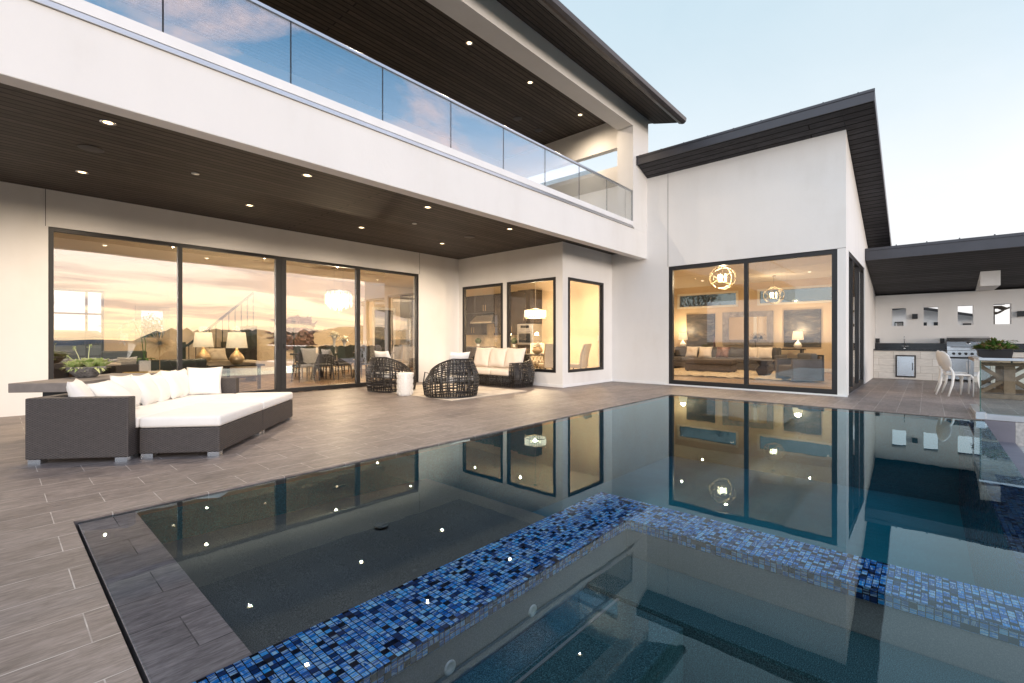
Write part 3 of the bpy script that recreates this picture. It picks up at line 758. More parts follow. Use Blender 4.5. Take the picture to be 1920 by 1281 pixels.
put_pillow(.30, .30, .58, 'white square pillow wedged in the near arm corner of the daybed', lean=-.42, face=.5)
put_pillow(.40, .58, .59, 'crumpled white pillow lying low beside the near arm corner', lean=-.8, face=.2, h=.44)
for k, (v, lab, ln) in enumerate([(.98,'white pillow leaning on the daybed back, just past the crumpled one',-.34),(1.28,'white pillow leaning on the daybed back, second past the crumpled one',-.30),
                              (1.58,'white pillow leaning on the middle of the daybed back',-.38),(1.86,'white pillow leaning on the daybed back, next to the far corner pillow',-.30),
                              (2.10,'white pillow in the far corner of the daybed back',-.26)]):
    put_pillow(.285+.02*(k%2), v, .59-.012*(k%3), lab, w=.5, h=.42, lean=ln-.05*(k%2), face=.18, roll=.05*(k%3-1))
put_pillow(.52, 2.20, .60, 'white square pillow propped against the far arm, facing the camera', lean=-.22, face=-PI/2+.25, w=.45, h=.42)

# console behind the daybed
cs = thing('console_table', 'thick grey concrete console slab on dark legs behind the daybed', 'console table', (.554,7.17,0), e1a)
b = B(); b.box(-.605, 0, 0, 1.6, .612, .715, .004, 1); b.build('top', M['concrete'], cs)
b = B(); b.box(-.52, -.08, .33, .42, 0, .611); b.build('leg', M['black'], cs)
b = B(); b.box(-.52, -.08, 1.2, 1.29, 0, .611); b.build('leg', M['black'], cs)
bp = thing('planter_bowl', 'rough grey stone bowl filled with pale green succulents on the concrete console', 'planter', (.98,7.30,.7155))
bp.location = (.79, 8.08, .7155)
b = B(); b.lathe([(.085,0),(.10,.01),(.15,.05),(.19,.10),(.205,.135),(.195,.14),(.18,.125),(.10,.10),(.001,.10)], 28); o = b.build('bowl', M['bowl'], bp, smooth=True)
b = B(); b.lathe([(.17,.112),(.001,.125)], 20, cap=False); b.build('soil', M['soil'], bp)
b = B(); rr = random.Random(11)
def rosette(b, c, R, n, w, up=.6):
    for k in range(n):
        f = k/n; a = k*2.4; el = up + f*.75
        b.leaf((c[0]+.006*math.cos(a), c[1]+.006*math.sin(a), c[2]), (math.cos(a)*math.cos(el), math.sin(a)*math.cos(el), math.sin(el)), R*(1-.35*f), w, .15)
for x, y, R, n, w in ((-.09,-.05,.15,26,.035),(.02,-.10,.14,24,.04),(.10,.0,.19,14,.11),(.02,.05,.22,14,.12),(-.05,.07,.18,18,.07),(.14,-.07,.12,18,.05),(-.14,-.08,.13,18,.035),(.15,.06,.17,10,.10),(-.14,.03,.16,20,.04)):
    rosette(b, (x, y, .115), R, n, w, rr.uniform(.45,.95))
for k in range(60):
    a = rr.uniform(0,2*PI); q = rr.uniform(.1,.19)
    b.leaf((q*math.cos(a), q*math.sin(a), .12), (math.cos(a)*.8, math.sin(a)*.8, rr.uniform(-.1,.6)), rr.uniform(.06,.11), .035, .5)
for dx, dy, hh in ((-.10,.02,.27),(-.16,-.05,.17),(.03,.05,.30)):
    b.tube([(dx*.4,dy*.4,.12),(dx*.8,dy,.12+hh*.6),(dx*1.2,dy*1.2,.12+hh)], .0045, 5)
    for k in range(14): b.leaf((dx*1.2+rr.uniform(-.02,.02), dy*1.2+rr.uniform(-.02,.02), .12+hh-rr.uniform(0,.05)), (rr.uniform(-1,1),rr.uniform(-1,1),rr.uniform(-.2,1)), .028, .014)
b.build('succulents', M['succ'], bp)

# ------------------------------------------------------------------ black lattice seats
def lattice(parent, plan, hfun, bulge, nv, rows, seed, name='lattice_shell', rad=.0105):
    """plan(t) -> (x, y) outline, hfun(t) -> top height; loops and stakes of bent cane"""
    rr = random.Random(seed); b = B(); m = 72
    def P(t, s):
        x, y = plan(t); k = 1 + bulge*math.sin(PI*min(1, s*.9+.08)) - (.34 if nv < 60 else .12)*max(0, s-.55)
        return Vector((x*k, y*k, .015 + (hfun(t)-.015)*s))
    for k in range(nv):
        t = (k + rr.uniform(-.18,.18))/(nv-1); t = min(1, max(0, t)); dt = rr.uniform(-.022,.022)
        b.tube([P(min(1,max(0,t+dt*math.sin(PI*q/7))), q/7) for q in range(8)], rad*rr.uniform(.85,1.1), 5)
    for r in range(rows):
        s = r/(rows-1); j = rr.uniform(-.016,.016) if 0 < r < rows-1 else 0
        ph = rr.uniform(0, 6)
        pts = [P(q/m, min(1, max(0, s + j + .013*math.sin(5*q/m*3+ph)*(0 < r < rows-1)))) for q in range(m+1)]
        b.tube(pts, rad*(1.5 if r in (0, rows-1) else rr.uniform(.85,1.1)), 5)
    return b.build(name, M['rattan'], parent, smooth=True), P
def arm_chair(name, label, loc, rot, pill):
    t = thing(name, label, 'armchair', loc, rot, 'black lattice armchairs on the rug')
    # opens toward +X; outline runs from the right arm round the back to the left arm
    def plan(q):
        a = math.radians(52 + 256*q); return (.50*math.cos(a)*1.0, .54*math.sin(a))
    def top(q):
        k = min(1, 1.12*math.sin(PI*q)**1.25); return .48 + .31*k + .012*math.sin(9*q)
    lattice(t, plan, top, .10, 50, 13, len(label)*7, rad=.0125)
    # inner lining that slopes down to the seat, front band and floor ring
    rr = random.Random(4); b = B()
    def inner(q, s):
        x, y = plan(q); k = .875 - .13*s; return Vector((x*k, y*k, top(q)*(1-s) + .30*s))
    for k in range(26): 
        q = k/25; b.tube([inner(q, s/4) for s in range(5)], .0095, 5)
    for s in (.2,.4,.6,.8,1): b.tube([inner(q/48, s) for q in range(49)], .0095, 5)
    for sgn in (1,-1):
        for z in (.06,.14,.22,.30): pass
    x0, y0 = plan(0); x1, y1 = plan(1)
    for z in (.02,.09,.16,.23,.30): b.tube([(x0*1.02,y0,z),(.46,y0*.5,z),(.48,0,z),(.46,y1*.5,z),(x1*1.02,y1,z)], .010, 5)
    for k in range(13):
        y = y0 + (y1-y0)*k/12; xx = x0*1.02 + (.48-x0*1.02)*(1-abs(2*k/12-1)**2); b.tube([(xx,y,.015),(xx,y,.30)], .0095, 5)
    for sgn, (xx, yy) in ((1,(x0,y0)),(-1,(x1,y1))):
        b.tube([(xx*1.08,yy*1.06,.02),(xx*1.16,yy*1.12,.25),(xx*1.08,yy*1.05,.50),(xx*.85,yy*.8,.46),(xx*.8,yy*.74,.30)], .014, 6)
    b.build('inner_lattice', M['rattan'], t, smooth=True)
    b = B(); b.box(-.34,.42,-.34,.34,.29,.42,.05,3); soft(b.build('seat_cushion', M['cushion'], t), 60)
    w = Matrix.Translation(loc) @ Matrix.Rotation(rot, 4, 'Z')
    p = w @ Vector((-.20,0,0))
    put_pillow(0, 0, .70, pill, w=.56, h=.52, lean=-.34, base=lambda u, v: (p.x, p.y), ang=rot, mat='cushion')
    return t
arm_chair('lattice_armchair', 'black lattice barrel armchair seen from behind, on the rug beside the white stool', (6.50,7.56,.012), PI/2, 'white pillow showing over the back of the middle lattice armchair')
arm_chair('lattice_armchair', 'black lattice barrel armchair turned sideways by the glass doors, opening to the right', (6.24,9.42,.012), .05, 'white pillow leaning in the sideways lattice armchair by the doors')
sf = thing('lattice_sofa', 'black lattice sofa with cream cushions against the kitchen nook wall', 'sofa', (8.93,8.68,.012), PI)
def splan(q):
    # rounded rectangle open toward +X (which is -X in the room)
    pts = [(.42,1.10),(.30,1.16),(-.20,1.16),(-.40,1.02),(-.44,.6),(-.44,-.6),(-.40,-1.02),(-.20,-1.16),(.30,-1.16),(.42,-1.10)]
    f = q*(len(pts)-1); i = min(int(f), len(pts)-2); f -= i
    return (pts[i][0]*(1-f)+pts[i+1][0]*f, pts[i][1]*(1-f)+pts[i+1][1]*f)
def stop(q): 
    e = min(q, 1-q); return .60 + .18*min(1, max(0, (e-.16)/.2))
lattice(sf, splan, stop, .06, 96, 13, 77, rad=.012)
b = B(); rr = random.Random(8)
for z in (.02,.07,.12,.17,.22,.27): b.tube([(.44,-1.0,z),(.46,0,z+rr.uniform(-.01,.01)),(.44,1.0,z)], .010, 5)
for k in range(34): y = -1.0+2.0*k/33; b.tube([(.45,y,.01),(.45,y+rr.uniform(-.02,.02),.27)], .0095, 5)
for sg in (1,-1):
    for k in range(10):
        x = -.3+.072*k; b.tube([(x,sg*.98,.28),(x,sg*.95,.60)], .0095, 5)
    for z in (.3,.38,.46,.54,.6): b.tube([(-.3,sg*.97,z),(.42,sg*.97,z)], .0095, 5)
    for k in range(5): b.tube([(.42,sg*(.97+.045*k),.02),(.43,sg*(.97+.045*k),.60)], .0095, 5)
    for z in (.1,.2,.3,.4,.5): b.tube([(.43,sg*.97,z),(.43,sg*1.15,z)], .0095, 5)
b.build('front_lattice', M['rattan'], sf, smooth=True)
for y in (-.63, 0, .63):
    b = B(); b.box(-.36,.46,y-.312,y+.312,.28,.43,.05,3); soft(b.build('seat_cushion', M['cream'], sf), 60)
for y, lab in ((-.60,'cream square pillow at the left end of the lattice sofa'),(0,'cream square pillow in the middle of the lattice sofa'),(.60,'cream square pillow at the right end of the lattice sofa')):
    put_pillow(0, 0, .71, lab, w=.66, h=.58, lean=-.30, base=lambda u, v: (9.12, 8.68-y), ang=PI, mat='cream', t=.2)
st = thing('garden_stool', 'white ceramic drum stool with raised circles between the lattice armchairs', 'stool', (5.91,8.40,.0))
b = B(); b.lathe([(.15,0),(.158,.01),(.165,.05),(.168,.25),(.165,.44),(.160,.485),(.150,.492),(.001,.492)], 40); b.build('body', M['ceramic'], st, smooth=True)
b = B()
for r in range(4):
    for k in range(9):
        a = 2*PI*(k+.5*(r%2))/9; z = .075+.115*r
        c = Vector((.168*math.cos(a), .168*math.sin(a), z)); tx = Vector((-math.sin(a), math.cos(a), 0))
        b.tube([c + tx*.042*math.cos(q*PI/6) + Vector((0,0,.042*math.sin(q*PI/6))) for q in range(12)], .006, 5, closed=True)
b.build('raised_circles', M['ceramic'], st, smooth=True)
b = B(); b.box(5.95, 8.25, 6.92, 9.95, .003, .011); tag(b.build('outdoor_rug', M['rug']), 'faded cream rug under the black lattice seats', 'rug')
# ------------------------------------------------------------------ outdoor kitchen and pavilion on the right
bw = thing('garden_wall', 'white wall with four small square openings behind the outdoor kitchen', 'wall', (19.2,-2,0))
ops = [(.50,.85,1.63,2.20),(-.24,.09,1.63,2.20),(-1.00,-.67,1.63,2.21),(-1.76,-1.41,1.64,2.22)]
b = B(); b.slab('x', [-5.5,1.265], [0,2.62], 19.1, 19.45, holes=ops); fin(b, 'wall_panel', M['stucco'], bw)
b = B(); b.box(17.5, 19.45, -1.42, -1.05, 2.622, 3.4); fin(b, 'pier', M['stucco'], bw)
pz = lambda x: 3.37 - .212*(x-15.8)
pv_ = thing('pavilion_roof', 'low dark metal pavilion roof sloping down over the outdoor kitchen', 'roof', (17,-2,0))
b = B(); b.prism([(15.82,pz(15.82)+.022),(20.6,pz(20.6)+.022),(20.6,pz(20.6)+.22),(15.82,pz(15.82)+.22)], 'y', -5.8, 1.262)
for k in range(11): b.box(15.80, 15.86, -5.4+k*.6, -5.375+k*.6, pz(15.8)+.2, pz(15.8)+.33)
fin(b, 'metal_roof', M['roof'], pv_)
b = B(); b.box(15.79, 15.818, -5.82, 1.264, pz(15.8)-.02, pz(15.8)+.23); b.box(15.77,15.818,-5.82,1.264,pz(15.8)+.232,pz(15.8)+.30); fin(b, 'fascia', M['roof'], pv_)
b = B(); b.prism([(15.82,pz(15.82)),(20.58,pz(20.58)),(20.58,pz(20.58)+.02),(15.82,pz(15.82)+.02)], 'y', -5.78, 1.26); fin(b, 'board_soffit', M['soffit_y'], pv_)
b = B(); b.box(15.9, 16.1, -5.7, -5.5, 0, pz(16)-.003); fin(b, 'post', M['stucco'], pv_)

ok = thing('outdoor_kitchen', 'cream stone outdoor kitchen counter with black granite top along the white wall', 'kitchen counter', (18.8,-1.5,0))
b = B(); b.slab('x', [-5.4,1.262],[0,.86], 18.45, 18.47, holes=[(-1.31,-.41,0,.86)]); b.box(18.471,19.09,-.405,1.26,0,.86); b.box(18.471,19.09,-5.4,-1.315,0,.86); fin(b, 'stone_base', M['stone'], ok)
b = B(); b.box(18.42,19.09,-.405,1.262,.861,.90,.004,1); b.box(18.42,19.09,-5.4,-1.315,.861,.90,.004,1); fin(b, 'countertop', M['granite'], ok)
b = B(); b.box(19.07,19.098,-5.4,1.262,.902,1.09); fin(b, 'backsplash', M['granite'], ok)
b = B(); b.slab('x', [.26,.73],[.06,.73],18.425,18.449,holes=[(.29,.70,.09,.70)]); dfr = fin(b, 'access_door', M['frame'], ok)
b = B(); b.box(18.415,18.44,.295,.695,.095,.695,.006,1); fin(b, 'door_panel', M['steel'], dfr)
b = B(); b.tube([(18.41,.335,.28),(18.385,.335,.29),(18.385,.335,.49),(18.41,.335,.50)], .008, 8); fin(b, 'handle', M['black'], dfr)
gr = thing('gas_grill', 'stainless steel built-in gas grill with domed hood and black knobs', 'grill', (18.7,-.86,0))
b = B(); b.prism([(18.36,.90),(18.36,1.0),(18.42,1.14),(18.56,1.25),(18.78,1.29),(18.98,1.27),(19.04,1.16),(19.04,.90)], 'y', -1.30, -.42); hd = fin(b, 'hood', M['steel'], gr)
b = B(); b.tube([(18.35,-.50,.985),(18.30,-.50,.99),(18.30,-1.22,.99),(18.35,-1.22,.985)], .011, 8); fin(b, 'handle', M['steel'], hd)
b = B(); b.lathe([(.045,0),(.045,.012),(.032,.016),(.001,.016)], 20); o = b.build('thermometer', M['steel'], hd, smooth=True)
o.location = Vector((18.415,-.86,1.10)) - Vector(gr.location); o.rotation_euler = (0,-PI/2+.4,0)
b = B(); b.lathe([(.030,.0165),(.001,.0168)], 20); o2 = b.build('gauge', M['pot'], hd); o2.location = o.location; o2.rotation_euler = o.rotation_euler
b = B(); b.box(18.34,19.04,-1.30,-.42,.70,.898,.008,1); fin(b, 'control_panel', M['steel'], gr)
for k in range(6):
    y = -.56-.125*k
    b = B(); b.lathe([(.036,0),(.034,.028),(.024,.032),(.001,.032)], 16); kn = b.build('knob', M['black'], gr, smooth=True); kn.location = Vector((18.34,y,.80))-Vector(gr.location); kn.rotation_euler = (0,-PI/2,0)
b = B(); b.box(18.44,19.04,-1.30,-.42,.03,.698); fin(b, 'firebox', M['black'], gr)
for y0, y1 in ((-1.295,-.865),(-.855,-.425)):
    b = B(); b.box(18.415,18.438,y0,y1,.06,.66,.005,1); dd = fin(b, 'door', M['steel'], gr)
    yy = -.83 if y0 > -1 else -.89
    b = B(); b.tube([(18.415,yy,.34),(18.39,yy,.35),(18.39,yy,.58),(18.415,yy,.59)], .008, 8); fin(b, 'handle', M['steel'], dd)
t = thing('kitchen_faucet', 'slim brushed gooseneck faucet on the outdoor counter', 'faucet', (18.70,.53,.901))
b = B(); b.tube([(0,0,0),(0,0,.34)]+[(-.05+.05*math.cos(a),0,.34+.06*math.sin(a)) for a in (.5,1.0,1.57,2.1,2.6,3.14)]+[(-.1,0,.28)], .011, 8); b.lathe([(.028,0),(.028,.03),(.014,.05)], 14); b.build('spout', M['steel'], t, smooth=True)
b = B(); b.tube([(0,0,.09),(0,-.10,.10)], .009, 8); b.tube([(0,0,.09),(0,.06,.10)], .009, 8); b.build('lever', M['steel'], t, smooth=True)
for y, lab in ((.29,'small black cube wall lamp between the two left square openings'),(-1.93,'small black cube wall lamp to the right of the square openings')):
    t = thing('wall_lamp', lab, 'wall lamp', (19.1,y,1.92), 0, 'cube lamps on the garden wall')
    b = B(); b.slab('z',[-.12,-.012],[-.065,.065],-.075,.075,holes=[(-.11,-.022,-.055,.055)]); b.build('housing', M['black'], t)
    b = B(); b.box(-.105,-.027,-.05,.05,-.03,.03); b.build('lens', M['glass_edge'], t)
    b = B(); b.box(-.011,-.001,-.05,.05,-.05,.05); b.build('mounting_plate', M['black'], t)
for y, lab in ((-.33,'grey weatherproof outlet box beside the grill'),(1.2,'small grey outlet box at the left end of the white garden wall')):
    t = thing('outlet_box', lab, 'outlet', (19.1,y,1.17), 0, 'outlet boxes on the garden wall')
    b = B(); b.box(-.05,-.001,-.05,.05,-.07,.07,.008,2); b.build('cover', M['frame'], t)
    b = B(); b.box(-.056,-.051,-.03,.03,-.045,.045,.002,1); b.build('lid', M['pot'], t)
# neighbouring garage seen through the openings
nb = thing('neighbour_garage', 'white gabled garage with grey shingle roof beyond the garden wall openings', 'building', (30,0,0))
b = B(); b.box(27,34,-1.75,4.5,-.05,2.08); b.prism([(-1.75,2.08),(4.5,2.08),(.6,2.60)], 'x', 27, 34); fin(b, 'wall', M['stucco'], nb)
b = B(); b.prism([(-1.95,2.04),(.6,2.62),(4.9,2.06),(4.9,2.13),(.6,2.70),(-1.95,2.11)], 'x', 26.4, 34.3); fin(b, 'roof', M['shingle'], nb)
b = B(); b.prism([(-1.97,2.0),(.6,2.585),(.6,2.69),(-1.97,2.10)], 'x', 26.34, 26.398); fin(b, 'fascia', M['frame'], nb)
for y0, y1, z1 in ((.02,.20,1.95),(-.34,-.2,1.95),(-1.35,-1.1,1.88),(.8,1.1,2.0)):
    b = B(); b.box(26.96,26.998,y0,y1,.9,z1); wn = fin(b, 'window', M['frame'], nb)
    b = B(); b.box(26.945,26.958,y0+.03,y1-.03,.95,z1-.05); fin(b, 'pane', M['mirror'] if y0 > .5 else M['granite'], wn)
pg = thing('pergola', 'corner of a timber pergola with carved rafters beyond the right wall opening', 'pergola', (28,-2.4,0))
b = B(); b.prism([(26.2,2.62),(29,2.7),(29,2.76),(26.2,2.70)], 'y', -2.42, -1.9); b.box(26.1,29,-2.46,-1.9,2.70,2.76); fin(b, 'roof_edge', M['shingle'], pg)
for k in range(4):
    x = 26.3+.4*k; b = B(); b.tube([(x,-1.9,2.5),(x,-2.15,2.5),(x,-2.3,2.42),(x,-2.38,2.45)], .035, 6); b.tube([(x,-1.9,2.28),(x,-2.1,2.26),(x,-2.22,2.36)], .03, 6); fin(b, 'rafter', M['bark'], pg)
b = B(); b.box(27.9,28.1,-2.1,-1.9,-.05,2.6); fin(b, 'post', M['bark'], pg)

b = B(); b.box(9.878, 9.898, -.949, -.634, -3.2, -.003); tag(b.build('retaining_wall', M['slate']), 'dark slate face of the deck edge at the end of the overflow ledge', 'retaining wall')
b = B(); b.box(9.878, 9.898, -6.8, -.951, -3.2, -.003); tag(b.build('retaining_wall', M['gravel']), 'pale plastered deck edge below the glass fence', 'retaining wall')
# glass fence at the pool corner
gf = thing('glass_fence', 'clear frameless glass fence with grey cap rail and white curb at the pool corner', 'fence', (9.97,-.6,0))
b = B(); b.box(9.905, 10.02, -5.5, -.545, .001, .085, .004, 1); b.box(10.022, 11.3, -.66, -.545, .001, .085, .004, 1); fin(b, 'base_curb', M['metal'], gf)
for y0, y1 in ((-1.9,-.60),(-3.2,-1.915),(-4.5,-3.215)):
    b = B(); b.box(9.955, 9.967, y0, y1, .086, .885); gp_ = fin(b, 'glass_pane', M['glass_clear'], gf)
b = B(); b.box(9.97, 11.25, -.608, -.596, .086, .885); fin(b, 'glass_pane', M['glass_clear'], gf)
b = B(); b.box(9.953, 9.969, -.5985, -.590, .086, .885); fin(b, 'pane_edge', M['glass_edge'], gf)
b = B(); b.box(9.90, 9.99, -.655, -.54, .0, .11, .006, 1); fin(b, 'corner_clamp', M['metal'], gf)
b = B(); b.box(9.935, 9.987, -5.5, -.575, .886, .925, .004, 1); b.box(9.988, 11.27, -.628, -.577, .886, .925, .004, 1); fin(b, 'cap_rail', M['metal'], gf)

# trestle table, planter and white chairs
tb = thing('trestle_table', 'weathered wooden trestle table with X-braced ends behind the glass fence', 'table', (13.6,-1.1,0))
tb.location = (14.3,-1.22,0)
b = B(); b.box(-1.1,1.1,-.50,.50,.745,.80,.006,1); b.build('tabletop', M['oldwood'], tb)
for sx_ in (-.72,.72):
    b = B(); b.box(sx_-.06,sx_+.06,-.44,.44,0,.10,.008,1); b.box(sx_-.05,sx_+.05,-.42,.42,.665,.744,.006,1); b.box(sx_-.065,sx_+.065,-.08,.08,.101,.664,.006,1)
    tr_ = b.build('trestle', M['leg_wood'], tb)
    for sg in (1,-1):
        b = B(); b.bar((sx_,sg*.40,.12),(sx_,sg*.085,.37),.06,.07); b.bar((sx_,sg*.40,.65),(sx_,sg*.085,.40),.06,.07); b.build('brace', M['leg_wood'], tr_)
b = B(); b.box(-.65,.65,-.04,.04,.13,.23,.006,1); b.build('stretcher', M['leg_wood'], tb)
pl_ = thing('planter_pot', 'black pot of green and pink leafy plant standing on the trestle table', 'potted plant', (13.75,-1.03,.8005))
b = B(); b.box(-.13,.13,-.23,.23,0,.19,.02,2)
for v in b.bm.verts:
    k = 1+.14*(v.co.z/.19); v.co.x *= k; v.co.y *= k
b.slab('z',[-.165,.165],[-.28,.28],.185,.21,holes=[(-.135,.135,-.25,.25)]); pot = b.build('pot', M['pot'], pl_)
b = B(); rr = random.Random(5)
for k in range(620):
    a = rr.uniform(0,2*PI); q = rr.random()**.6; el = rr.uniform(.0,1.3); z = .19+rr.uniform(0,.20)*(1.15-q)
    b.leaf((q*.17*math.cos(a), q*.29*math.sin(a), z), (math.cos(a)*math.cos(el), math.sin(a)*math.cos(el), math.sin(el)), rr.uniform(.07,.13), rr.uniform(.035,.065), .15)
for dx, dy in ((-.1,-.27),(.05,-.22),(0,.2)):
    b.tube([(0,0,.15),(dx*.6,dy*.6,.30),(dx,dy,.36)], .005, 5)
    for k in range(10): b.leaf((dx+rr.uniform(-.04,.04),dy+rr.uniform(-.05,.05),.36+rr.uniform(-.04,.03)), (rr.uniform(-1,1),rr.uniform(-1,1),.4), .045, .03)
b.build('foliage', M['leaf'], pl_)
def ghost_chair(loc, rot, lab):
    t = thing('oval_back_chair', lab, 'chair', loc, rot, 'white chairs round the trestle table')
    # faces +X
    b = B(); b.lathe([(.001,0),(.20,.0),(.215,.012),(.205,.03),(.001,.034)], 28); o = b.build('seat', M['plastic'], t, smooth=True); o.location = (0,0,.44); o.scale = (1,1.02,1)
    b = B(); b.lathe([(.001,-.012),(.185,-.016),(.205,0),(.185,.016),(.001,.012)], 28); o = b.build('backrest', M['plastic'], t, smooth=True); o.location = (-.245,0,.74); o.rotation_euler = (0,PI/2-.22,0); o.scale = (1.1,.95,1)
    for sg in (1,-1):
        b = B(); b.tube([(-.23,sg*.13,.62),(-.20,sg*.165,.52),(-.19,sg*.17,.44),(-.21,sg*.17,.25),(-.29,sg*.18,0)], [.018,.022,.026,.022,.015], 8); b.build('leg', M['plastic'], t, smooth=True)
        b = B(); b.tube([(.12,sg*.16,.45),(.18,sg*.175,.38),(.185,sg*.175,.2),(.17,sg*.175,0)], [.024,.026,.02,.015], 8); b.build('leg', M['plastic'], t, smooth=True)
    b = B(); b.tube([(.14+.0*k,-.15+.05*k,.43) for k in range(7)], .016, 6); b.build('apron', M['plastic'], t, smooth=True)
ghost_chair((13.72,-.48,0), -PI/2+.55, 'white oval-back plastic chair at the near left side of the trestle table, side on')
ghost_chair((14.45,-.46,0), -PI/2+.3, 'white oval-back plastic chair half hidden behind the side-on chair')
ghost_chair((13.85,-1.93,0), PI/2, 'white oval-back plastic chair beyond the braced trestle end, at the right side')
ghost_chair((14.6,-1.93,0), PI/2, 'white oval-back plastic chair at the far right side of the trestle table')

# ------------------------------------------------------------------ inside the house: lights
GI = 'recessed ceiling lights inside the living and dining rooms'
for x, y, lab, wt in ((1.2,12.2,'small recessed light in the living room ceiling, near the left door edge',38),(1.75,14.6,'small recessed light in the living room ceiling, farther back on the left',38),
                   (3.2,12.2,'small recessed light in the living room ceiling, above the lamps',38),(3.9,14.8,'small recessed light in the living room ceiling, farther back above the sofa',38),
                   (6.2,12.0,'small recessed light in the dining room ceiling, left of the chandelier',45),(8.8,12.2,'small recessed light in the dining room ceiling, right of the chandelier',45),(9.6,15.4,'small recessed light in the dining room ceiling by the tall door',45)):
    rlight((x,y,3.449), lab, GI, wt*2.9, True)
for x, y, lab in ((11.6,12.2,'recessed light in the kitchen ceiling near the range hood'),(11.8,10.2,'recessed light in the kitchen ceiling near the wall oven'),(12.6,7.8,'recessed light in the breakfast nook ceiling')):
    rlight((x,y,3.449), lab, 'recessed lights in the kitchen ceiling', 230, True)
ci = lambda x: 5.30 - (x-12.1)*.352 if x < 17.1 else 3.54-(x-17.1)*.0118
for x, y, lab in ((14.3,2.35,'bright recessed light in the sloped wing ceiling, near the right window edge'),(15.6,4.8,'small recessed light in the sloped wing ceiling, left of the orb chandelier'),(16.3,6.5,'small recessed light in the sloped wing ceiling, far left'),(18.6,3.0,'recessed light at the back of the wing ceiling on the right'),(18.6,6.6,'recessed light at the back of the wing ceiling on the left')):
    rlight((x,y,ci(x)-.004), lab, 'recessed lights in the sloped wing ceiling', 130, True, math.atan(.352) if x < 17.1 else .0118)
def lamp_light(parent, loc, watts, r=.12):
    l = bpy.data.lights.new('lamp', 'POINT'); l.energy = watts; l.color = (1.0,.78,.50); l.shadow_soft_size = r
    o = bpy.data.objects.new('lamp', l); COL.objects.link(o); o.parent = parent; o.location = loc
def table_lamp(loc, lab, grp, base='gold', s=1.0, w=22, base_shape=None):
    t = thing('table_lamp', lab, 'table lamp', loc, 0, grp)
    b = B(); b.lathe([(.07*s,0),(.11*s,.03*s),(.155*s,.10*s),(.16*s,.15*s),(.12*s,.23*s),(.055*s,.30*s),(.028*s,.36*s),(.022*s,.40*s)], 28); b.build('base', M[base], t, smooth=True)
    b = B(); b.lathe([(.225*s,.39*s),(.18*s,.76*s)], 32, cap=False); o = b.build('lamp_shade', M['shade'], t, smooth=True)
    sm = o.modifiers.new('thickness', 'SOLIDIFY'); sm.thickness = .004
    lamp_light(t, (0,0,.82*s), w, .1); return t

# ---- living room
GT = 'gold table lamps behind the glass doors'
ct = thing('sofa_table', 'low dark sofa table carrying two gold lamps behind the glass doors', 'table', (3.75,12.9,.012))
b = B(); b.box(-.55,.60,-1.0,1.4,.56,.60,.004,1); b.build('top', M['cab'], ct)
for x in (-.5,.5):
    for y in (-.9,1.3): b = B(); b.box(x-.03,x+.03,y-.03,y+.03,0,.559); b.build('leg', M['cab'], ct)
table_lamp((3.83,12.2,.613), 'gold gourd table lamp with linen shade, the right one behind the glass doors', GT)
table_lamp((3.60,13.95,.613), 'gold gourd table lamp with linen shade, the left one in front of the staircase', GT, s=1.02)
so_ = thing('leather_sofa', 'dark leather sofa seen from behind through the glass doors', 'sofa', (2.55,12.35,.012))
b = B(); b.box(-.95,.62,-.36,-.12,.10,.76,.05,3); b.build('backrest', M['leather'], so_)
b = B(); b.box(-.95,.62,-.12,.55,.10,.44,.05,3); b.build('seat', M['leather'], so_)
for x0 in (-.99,.52): b = B(); b.box(x0,x0+.14,-.34,.58,.1,.62,.04,3); b.build('arm', M['leather'], so_)
for x in (-.9,.55):
    for y in (-.3,.5): b = B(); b.box(x-.03,x+.03,y-.03,y+.03,0,.1); b.build('foot', M['cab'], so_)
cd = thing('beige_daybed', 'low beige upholstered bench with a pillow behind the gold lamps', 'bench', (4.55,14.6,.012))
b = B(); b.box(-.9,.5,-.4,.4,.15,.60,.06,3); b.build('seat', M['beige'], cd)
for x in (-.8,.4): b = B(); b.box(x-.03,x+.03,-.35,.35,0,.15); b.build('leg', M['cab'], cd)
put_pillow(0,0,.80,'beige pillow on the low bench behind the gold lamps', w=.5,h=.4,lean=-.6, base=lambda u,v:(4.05,14.5), ang=-PI/2, mat='beige')
for (x, y, rz, lab) in ((2.05,13.9,-PI/2,'dark upholstered armchair with a patterned pillow by the yellow table'),(1.15,12.6,.3,'dark leather armchair at the left edge of the glass doors')):
    t = thing('club_chair', lab, 'armchair', (x,y,.012), rz, 'dark armchairs in the living room')
    b = B(); b.box(-.38,-.2,-.42,.42,.1,.92,.05,3); b.build('backrest', M['leather'], t)
    b = B(); b.box(-.2,.4,-.30,.30,.1,.45,.05,3); b.build('seat', M['leather'], t)
    for y0 in (-.42,.30): b = B(); b.box(-.2,.38,y0,y0+.12,.1,.64,.04,3); b.build('arm', M['leather'], t)
    for xx in (-.33,.33):
        for yy in (-.36,.36): b = B(); b.box(xx-.025,xx+.025,yy-.025,yy+.025,0,.1); b.build('foot', M['cab'], t)
yt = thing('yellow_table', 'yellow lacquered side table with scalloped ends in the living room', 'side table', (2.12,12.0,.012))
b = B(); b.box(-.42,.30,-.25,.25,.50,.54,.01,2); b.build('top', M['yellow'], yt)
b = B(); b.box(-.38,.26,-.22,.22,.30,.499); b.build('apron', M['yellow'], yt)
for x in (-.36,.24):
    for y in (-.2,.2): b = B(); b.tube([(x,y,.30),(x+.02,y,.2),(x-.01,y,.1),(x,y,0)], [.03,.018,.025,.018], 8); b.build('leg', M['yellow'], yt)
ft = thing('desk', 'dark desk with a pale top behind the succulent bowl, inside the left door', 'desk', (1.25,11.7,.012))
